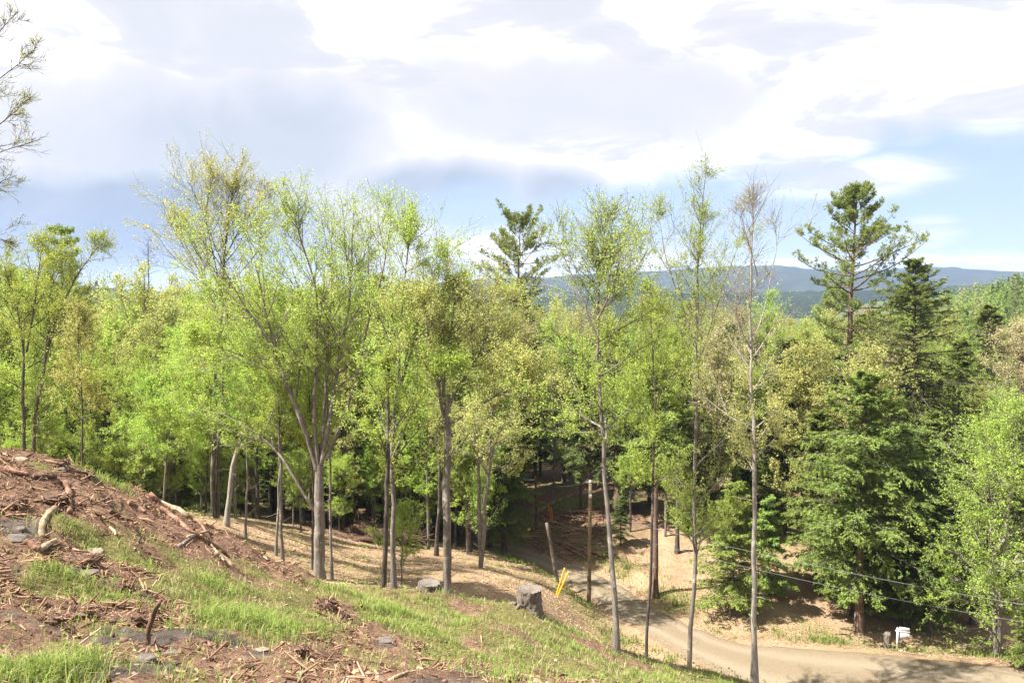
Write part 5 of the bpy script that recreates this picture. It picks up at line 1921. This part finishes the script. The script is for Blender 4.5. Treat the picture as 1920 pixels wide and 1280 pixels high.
# utility poles, brace post, wires
m_metal = flat_mat('metal_grey', (0.35, 0.35, 0.36), 0.5)
m_wire = flat_mat('wire_aluminium', (0.16, 0.16, 0.16), 0.7)
m_yellow = flat_mat('plastic_yellow', (0.75, 0.36, 0.02), 0.4)
m_orange = flat_mat('plastic_orange', (0.60, 0.17, 0.03), 0.5)
m_white = flat_mat('paint_white', (0.50, 0.50, 0.495), 0.6, 0.12)
m_print = flat_mat('print_grey', (0.16, 0.13, 0.15), 0.6)


def box(cx, cy_, cz, sx, sy, sz):
    v = np.array([[x, y, z] for z in (-1, 1) for y in (-1, 1) for x in (-1, 1)], float) * np.array([sx, sy, sz]) / 2 + np.array([cx, cy_, cz])
    q = np.array([[0, 2, 3, 1], [4, 5, 7, 6], [0, 1, 5, 4], [2, 6, 7, 3], [0, 4, 6, 2], [1, 3, 7, 5]])
    return v, q


def boxes(name, lst, mat, parent, kind=None):
    b = Batch()
    for bx in lst:
        v, q = box(*bx)
        b.add(v, q)
    return add_obj(name, b.mesh(name, mat), parent)


def pole(label, base_px, top_px, D, r, seed, name='utility_pole', arm=False, wood='pole'):
    rng = np.random.default_rng(seed)
    p = at_depth(base_px[0], base_px[1], D)
    base = np.array([p[0], D, gz(p[0], D)])
    top = at_depth(top_px[0], top_px[1], D) - base
    root = add_obj(name, None, None, tuple(base), label, 'pole')
    s = np.linspace([0, 0, -0.3], top, 10)
    b = Batch()
    b.tubes(s[None], (r * np.linspace(1.1, 0.8, 10))[None], 12, 0.5, cap=True)
    add_obj('shaft', b.mesh('shaft', WOOD[wood], True), root)
    if arm:
        boxes('bracket', [(top[0] - 0.45, top[1], top[2] - 0.25, 0.9, 0.08, 0.08)], m_metal, root)
        b = Batch()
        b.tubes(np.array([[top + [-0.85, 0, -0.2], top + [-0.85, 0, -0.05]]]), np.array([[0.05, 0.03]]), 8, 0.5, cap=True)
        add_obj('insulator', b.mesh('insulator', m_metal), root)
    elif name == 'utility_pole':
        b = Batch()
        b.tubes(np.array([[top + [0, 0, 0], top + [0, 0, 0.09], top + [0, 0, 0.2]]]), np.array([[0.06, 0.10, 0.05]]), 8, 0.5, cap=True)
        add_obj('insulator', b.mesh('insulator', m_metal), root)
        boxes('clamp', [(top[0] + 0.02, top[1] - r, top[2] - 0.75, 0.12, 0.16, 0.22)], m_metal, root)
    return base + top


PT1 = pole('tall tan wooden utility pole standing beside the dirt road', (1104, 1143), (1107, 906), 48.5, 0.118, 931)
PT2 = pole('far thin utility pole with side bracket beyond the road bend', (1007, 1005), (1004, 893), 62, 0.10, 932, arm=True, wood='brown')
pole('leaning bare grey post in front of the road', (1048, 1098), (1025, 980), 50.5, 0.12, 933, name='leaning_post', wood='grey')


def wire(label, pts, r=0.017, sag=0.4):
    a, b_ = np.array(pts[0]), np.array(pts[-1])
    u = np.linspace(0, 1, 40)[:, None]
    s = a * (1 - u) + b_ * u
    s[:, 2] -= sag * 4 * (u * (1 - u))[:, 0]
    bt = Batch()
    bt.tubes((s - a)[None], np.full((1, 40), r), 5, 0.5)
    add_obj('overhead_wire', bt.mesh('overhead_wire', m_wire, True), None, tuple(a), label, 'wire')


wire('thick upper overhead wire running right from the utility pole', [at_depth(1107, 958, 48.4), at_depth(2350, 1196, 34)], 0.013, 0.62)
wire('lower overhead wire running right from the utility pole', [at_depth(1107, 984, 48.4), at_depth(2350, 1226, 34)], 0.010, 0.75)
wire('faint highest overhead wire passing behind the right hemlocks', [PT1 + np.array([0, 0, 0.1]), at_depth(2300, 1100, 54)], 0.006, 1.0)
wire('short wire strung between the two utility poles', [PT2 + np.array([-0.85, 0, -0.06]), PT1 + np.array([0, 0.1, 0.12])], 0.004, 0.5)
wire('guy wire slanting down from the far utility pole', [PT2 + np.array([0, 0, -0.2]), np.array(on_ground(1046, 946))], 0.007, 0.0)


def rod(label, a_px, b_px, D, r, mat, name='guy_marker'):
    p = at_depth(a_px[0], a_px[1], D)
    base = np.array([p[0], D, gz(p[0], D)])
    top = at_depth(b_px[0], b_px[1], D)
    b = Batch()
    b.tubes((np.linspace(base - [0, 0, 0.1], top, 8) - base)[None], np.full((1, 8), r), 8, 0.5, cap=True)
    add_obj(name, b.mesh(name, mat, True), None, tuple(base), label, 'marker')


rod('left yellow plastic guy marker leaning by the leaning post', (1042, 1119), (1059, 1064), 45, 0.048, m_yellow)
rod('right yellow plastic guy marker leaning by the leaning post', (1044, 1119), (1066, 1071), 44.6, 0.048, m_yellow)
rod('left faded orange marker on the mossy far bank', (1036, 966), (1028, 948), 63, 0.04, m_orange)
rod('right faded orange marker on the mossy far bank', (1038, 966), (1033, 949), 62.7, 0.04, m_orange)
rod('thin dark stake beside the road at bottom right', (1835, 1282), (1835, 1266), 40.0, 0.03, m_metal, 'stake')

# the white sign by the road
p = at_depth(1682, 1222, 43.3)
base = np.array([p[0], 43.3, gz(p[0], 43.3)])
sg = add_obj('road_sign', None, None, tuple(base), 'white wooden post sign with hanging panel beside the dirt road', 'sign')
sg.rotation_euler = (0, 0, math.radians(-24))
k = 43.3 / F
boxes('post', [(0, 0, 0.60, 0.10, 0.10, 1.34)], m_white, sg)
boxes('arm', [(0.25, 0, 1.10, 0.72, 0.06, 0.07)], m_white, sg)
boxes('header_panel', [(0.33, -0.005, 1.235, 0.50, 0.035, 0.20)], m_white, sg)
pn = boxes('panel', [(0.35, 0, 0.87, 0.46, 0.03, 0.34)], m_white, sg)
boxes('hook', [(0.19, 0, 1.052, 0.02, 0.02, 0.026)], m_metal, sg)
boxes('hook', [(0.51, 0, 1.052, 0.02, 0.02, 0.026)], m_metal, sg)
boxes('foot_board', [(0.20, 0, 0.03, 0.42, 0.06, 0.06)], m_white, sg)
rng = np.random.default_rng(6)
pr = []
for row_ in range(4):
    w = rng.uniform(0.18, 0.34)
    pr.append((0.35 + rng.uniform(-0.02, 0.02), -0.017, 0.98 - row_ * 0.07, w, 0.004, 0.028))
boxes('lettering', pr, m_print, pn)

# ------------------------------------------------------------------ loose cover: grass, chips, leaves
def blades(x, y, z, k, hgt, wid, rng, spread, tint, batch, bend=0.5):
    n = len(x)
    X = np.repeat(x, k) + rng.normal(0, 1, n * k) * np.repeat(spread, k)
    Y = np.repeat(y, k) + rng.normal(0, 1, n * k) * np.repeat(spread, k)
    Z = height(X, Y) - 0.02
    H = np.repeat(hgt, k) * rng.uniform(0.5, 1.2, n * k)
    Wd = np.repeat(wid, k) * rng.uniform(0.7, 1.3, n * k)
    T = np.repeat(tint, k) + rng.uniform(-0.18, 0.18, n * k)
    a = rng.uniform(0, 6.28, n * k)
    dx, dy = np.cos(a), np.sin(a)
    bx, by = -dy, dx
    be = rng.uniform(0.1, 1.0, n * k) * bend
    p0 = np.stack([X, Y, Z], -1)
    w = np.stack([bx, by, np.zeros_like(bx)], -1) * (Wd / 2)[:, None]
    mid = p0 + np.stack([dx * be * H * 0.3, dy * be * H * 0.3, H * 0.6], -1)
    tip = p0 + np.stack([dx * be * H * 0.95, dy * be * H * 0.95, H * (1.0 - 0.3 * be)], -1)
    V = np.stack([p0 - w, p0 + w, mid + w * 0.75, mid - w * 0.75, tip], 1).reshape(-1, 3)
    i = np.arange(n * k)[:, None] * 5
    T = np.clip(T, 0, 1)
    b = batch
    q = i + np.array([[0, 1, 2, 3]])
    tr = i + np.array([[3, 2, 4]])
    base = b.n
    b.q.append(q + base)
    b.qt.append(T)
    b.t.append(tr + base)
    b.tt.append(T)
    b.v.append(V)
    b.n += len(V)


rng = np.random.default_rng(1001)
m_grass = stuff_mat('grass_spring', (0.15, 0.24, 0.04), (0.42, 0.48, 0.15), 0.4)
m_dry = stuff_mat('grass_dry', (0.24, 0.17, 0.085), (0.56, 0.47, 0.29), 0.25)
x, y = scatter(160000, 5.0, 36, -40, 40, rng)
g, mud, lit, fo = zones(x, y)
patchy = smooth(fbm(x / 0.55, y / 0.55, 3, 55), -0.15, 0.28)
keep = rng.uniform(0, 1, len(x)) < np.clip(g * (0.22 + 1.0 * patchy) + 0.05 * patchy * (y < 27), 0, 1) * 0.5
x, y = x[keep][:8600], y[keep][:8600]
d = np.hypot(x, y)
lush = smooth(fbm(x / 1.4, y / 1.4, 3, 56), -0.25, 0.3)
gb = Batch()
blades(x, y, None, 9, 0.06 + 0.17 * lush * rng.uniform(0.4, 1.3, len(x)), 0.0035 + 0.00055 * d, rng, 0.05 + 0.005 * d, 0.15 + 0.75 * rng.uniform(0, 1, len(x)), gb, 1.1)
# road verge and the mossy bank
x2, y2 = scatter(60000, 38, 72, -2, 40, rng)
g2 = zones(x2, y2)[0]
k2 = rng.uniform(0, 1, len(x2)) < g2 * 0.35
x2, y2 = x2[k2][:5000], y2[k2][:5000]
blades(x2, y2, None, 5, rng.uniform(0.15, 0.4, len(x2)), np.full(len(x2), 0.045), rng, np.full(len(x2), 0.18), rng.uniform(0.0, 0.6, len(x2)), gb)
add_obj('grass', gb.mesh('grass', m_grass), kind='stuff', label='tufts of fresh green grass over the slope and road verge')
# dry grass among the green and along the crest
x, y = scatter(60000, 5.0, 34, -40, 40, rng)
g, mud, lit, fo = zones(x, y)
keep = rng.uniform(0, 1, len(x)) < (0.25 * g + 0.02 * (1 - mud) * (1 - lit) + 0.12 * np.exp(-((g - 0.4) / 0.2) ** 2)) * 0.6
x, y = x[keep][:7000], y[keep][:7000]
d = np.hypot(x, y)
db = Batch()
blades(x, y, None, 6, rng.uniform(0.05, 0.22, len(x)), 0.003 + 0.0005 * d, rng, 0.05 + 0.004 * d, rng.uniform(0.2, 1, len(x)), db, 1.2)
add_obj('dry_grass', db.mesh('dry_grass', m_dry), kind='stuff', label='dry straw-coloured grass stalks across the cleared slope')

# wood chips and shredded bark
x, y = scatter(80000, 4.6, 23, -40, 36, rng)
x_, y_ = scatter(30000, 11, 21, -40, -10, rng)
x, y = np.concatenate([x_, x]), np.concatenate([y_, y])
g, mud, lit, fo = zones(x, y)
dens = (1 - g) ** 2 * (1 - 0.75 * mud) * (1 - lit) * (0.35 + 0.65 * smooth(fbm(x / 1.1, y / 1.1, 3, 66), -0.2, 0.2))
keep = rng.uniform(0, 1, len(x)) < dens * 0.9
x, y = x[keep][:24000], y[keep][:24000]
n = len(x)
d = np.hypot(x, y)
L = np.exp(rng.normal(math.log(0.05), 0.62, n)).clip(0.02, 0.45) * (0.7 + 0.03 * d)
rr = (L * rng.uniform(0.05, 0.14, n)).clip(0.003, 0.018)
a = rng.uniform(0, 6.28, n)
el = rng.normal(0.12, 0.28, n)
dv = np.stack([np.cos(a) * np.cos(el), np.sin(a) * np.cos(el), np.sin(el)], -1)
c0 = np.stack([x, y, height(x, y) + rr * 0.8 + np.abs(np.sin(el)) * L * 0.35], -1)
pts = np.stack([c0 - dv * L[:, None] / 2, c0 + rng.normal(0, 0.1, (n, 3)) * L[:, None], c0 + dv * L[:, None] / 2], 1)
cb = Batch()
tnt = np.repeat(np.clip(rng.beta(1.2, 1.7, n), 0, 1), 3)
cb.tubes(pts[:, [0, 2]], rr[:, None] * np.array([[1.0, 0.5]]), 3, tnt)
add_obj('wood_chips', cb.mesh('wood_chips', m_chip), kind='stuff', label='shredded reddish bark and wood chips strewn over the bare soil')

# larger splinters and bark slabs
x_, y_ = scatter(1500, 10, 21, -40, -10, rng)
x, y = scatter(1500, 5, 17, -22, 14, rng)
x, y = np.concatenate([x_, x]), np.concatenate([y_, y])
g, mud, lit, fo = zones(x, y)
keep = rng.uniform(0, 1, len(x)) < (1 - g) ** 2 * (1 - 0.6 * mud) * (1 - lit) * smooth(fbm(x / 1.5, y / 1.5, 3, 64), -0.2, 0.2)
x, y = x[keep][:800], y[keep][:800]
n = len(x)
L = rng.uniform(0.10, 0.42, n) * np.clip(np.hypot(x, y) / 15.0, 0.35, 1.0)
a = rng.uniform(0, 6.28, n)
el = rng.normal(0.1, 0.25, n)
dv = np.stack([np.cos(a) * np.cos(el), np.sin(a) * np.cos(el), np.sin(el)], -1)
c0 = np.stack([x, y, height(x, y) + 0.02 + np.abs(np.sin(el)) * L * 0.35], -1)
pts = np.stack([c0 - dv * L[:, None] / 2, c0 + rng.normal(0, 0.07, (n, 3)) * L[:, None], c0 + dv * L[:, None] / 2], 1)
sl = Batch()
sl.tubes(pts, L[:, None] * rng.uniform(0.04, 0.09, (n, 1)) * np.array([[0.6, 1.0, 0.35]]), 4, np.repeat(np.clip(rng.beta(1.3, 2.2, n), 0, 1), 8), lump=0.3, rng=rng)
add_obj('bark_splinters', sl.mesh('bark_splinters', m_chip), kind='stuff', label='larger splinters and bark slabs strewn over the debris mound')

# crumbs of soil
m_crumb = stuff_mat('soil_crumbs', (0.05, 0.03, 0.022), (0.27, 0.17, 0.125))
tg_ = (1 + 5 ** 0.5) / 2
ico = unit(np.array([[-1, tg_, 0], [1, tg_, 0], [-1, -tg_, 0], [1, -tg_, 0], [0, -1, tg_], [0, 1, tg_], [0, -1, -tg_], [0, 1, -tg_], [tg_, 0, -1], [tg_, 0, 1], [-tg_, 0, -1], [-tg_, 0, 1]], float))
icf = np.array([[0, 11, 5], [0, 5, 1], [0, 1, 7], [0, 7, 10], [0, 10, 11], [1, 5, 9], [5, 11, 4], [11, 10, 2], [10, 7, 6], [7, 1, 8], [3, 9, 4], [3, 4, 2], [3, 2, 6], [3, 6, 8], [3, 8, 9], [4, 9, 5], [2, 4, 11], [6, 2, 10], [8, 6, 7], [9, 8, 1]])
x, y = scatter(24000, 4.6, 22, -40, 36, rng)
g, mud, lit, fo = zones(x, y)
keep = rng.uniform(0, 1, len(x)) < (1 - g) ** 1.5 * (1 - lit) * smooth(fbm(x / 0.9, y / 0.9, 3, 69), -0.2, 0.25)
x, y = x[keep][:2000], y[keep][:2000]
n = len(x)
sz = np.exp(rng.normal(math.log(0.014), 0.5, n)).clip(0.006, 0.045) * (0.7 + 0.03 * np.hypot(x, y))
V = ico[None] * (1 + rng.uniform(-0.45, 0.45, (n, 12, 1))) * (sz[:, None] * rng.uniform(0.6, 1.4, (n, 3)))[:, None, :] + np.stack([x, y, height(x, y) + sz * 0.25], -1)[:, None, :]
Fi = (icf[None] + 12 * np.arange(n)[:, None, None]).reshape(-1, 3)
add_obj('soil_crumbs', make_mesh('soil_crumbs', V.reshape(-1, 3), [Fi], m_crumb, np.repeat(rng.uniform(0, 1, n) ** 1.4, 20)), kind='stuff', label='crumbled clumps of brown soil scattered over the bare ground')

# dead leaves on the slope, the bank and the forest edge
m_leafl = stuff_mat('dead_leaves', (0.22, 0.13, 0.08), (0.58, 0.43, 0.29), 0.15)
xs, ys = [], []
x, y = scatter(90000, 26, 68, -32, 42, rng)
g, mud, lit, fo = zones(x, y)
rd = road_dist(x, y)
keep = rng.uniform(0, 1, len(x)) < np.clip(lit * 0.9 + 0.15 * (rd > 0) * (rd < 1.5) + 0.02, 0, 1) * np.where(rd < 0.05, np.where(rd > -0.7, 0.35, 0.015), 1.0) * (0.35 + 0.65 * smooth(fbm(x / 1.6, y / 1.6, 4, 67), -0.1, 0.25))
x, y = x[keep][:40000], y[keep][:40000]
z = height(x, y)
rdd = road_dist(x, y)
z = np.where(rdd < 0.3, np.maximum(z, ZROAD + 0.04), z)
n = len(x)
lb = Batch()
leaf_quads(np.stack([x, y, z + rng.uniform(0.015, 0.05, n)], -1), rng.normal(0, 1, (n, 3)) * np.array([1, 1, 0.3]), unit(rng.normal(0, 0.35, (n, 3)) + UPZ), rng.uniform(0.07, 0.135, n), rng.uniform(0.045, 0.09, n), rng.beta(1.4, 1.4, n), lb)
x, y = scatter(16000, 5, 27, -40, 38, rng)
g, mud, lit, fo = zones(x, y)
keep = rng.uniform(0, 1, len(x)) < (0.10 + 0.25 * g)
x, y = x[keep][:3500], y[keep][:3500]
n = len(x)
leaf_quads(np.stack([x, y, height(x, y) + rng.uniform(0.01, 0.06, n)], -1), rng.normal(0, 1, (n, 3)) * np.array([1, 1, 0.3]), unit(rng.normal(0, 0.4, (n, 3)) + UPZ), rng.uniform(0.035, 0.075, n), rng.uniform(0.02, 0.045, n), rng.beta(2, 2.5, n), lb)
add_obj('fallen_leaves', lb.mesh('fallen_leaves', m_leafl), kind='stuff', label='dry tan fallen leaves covering the slope and the road bank')

# low green undergrowth at the forest edge
ub = Batch()
x, y = scatter(30000, 30, 80, -36, 40, rng)
g, mud, lit, fo = zones(x, y)
rd = road_dist(x, y)
keep = (rd > 0.6) & (rng.uniform(0, 1, len(x)) < (0.03 + 0.3 * np.exp(-((rd - 2.2) / 1.2) ** 2) + 0.2 * fo * smooth(fbm(x / 5, y / 5, 3, 68), 0.0, 0.3)))
x, y = x[keep][:2200], y[keep][:2200]
k = 12
X = np.repeat(x, k) + rng.normal(0, 0.3, len(x) * k)
Y = np.repeat(y, k) + rng.normal(0, 0.3, len(x) * k)
n = len(X)
leaf_quads(np.stack([X, Y, height(X, Y) + rng.uniform(0.02, 0.35, n)], -1), rng.normal(0, 1, (n, 3)), unit(rng.normal(0, 0.5, (n, 3)) + UPZ), rng.uniform(0.06, 0.12, n), rng.uniform(0.04, 0.08, n), rng.uniform(0, 1, n), ub)
x, y = scatter(4000, 6, 30, -40, 38, rng)
g = zones(x, y)[0]
keep = rng.uniform(0, 1, len(x)) < 0.05 + 0.22 * g
x, y = x[keep][:380], y[keep][:380]
X = np.repeat(x, 9) + rng.normal(0, 0.06, len(x) * 9)
Y = np.repeat(y, 9) + rng.normal(0, 0.06, len(x) * 9)
n = len(X)
leaf_quads(np.stack([X, Y, height(X, Y) + rng.uniform(0.02, 0.2, n)], -1), rng.normal(0, 1, (n, 3)), unit(rng.normal(0, 0.5, (n, 3)) + UPZ), rng.uniform(0.025, 0.05, n), rng.uniform(0.012, 0.025, n), rng.uniform(0, 0.7, n), ub)
add_obj('undergrowth', ub.mesh('undergrowth', LEAF['hemlock_b']), kind='stuff', label='low leafy green plants along the road and under the trees')

# ------------------------------------------------------------------ haze: the air between here and the far ridge
v, q = box(0, 2000, 60, 14000, 11000, 0)
v[:, 2] = np.where(np.arange(8) < 4, -62.0, 185.0)
hz = make_mesh('haze', v, [q[:, ::1]], None)
m_haze = bpy.data.materials.new('haze_air')
m_haze.use_nodes = True
H_ = NT(m_haze.node_tree)
H_.n.clear()
ho = H_.node('ShaderNodeOutputMaterial')
hv = H_.node('ShaderNodeVolumePrincipled')
hv.inputs['Color'].default_value = (0.48, 0.62, 1.0, 1)
hv.inputs['Density'].default_value = HAZE
H_.l.new(hv.outputs[0], ho.inputs['Volume'])
hz.materials.append(m_haze)
add_obj('haze', hz, kind='stuff', label='thin blue summer haze filling the valley air')
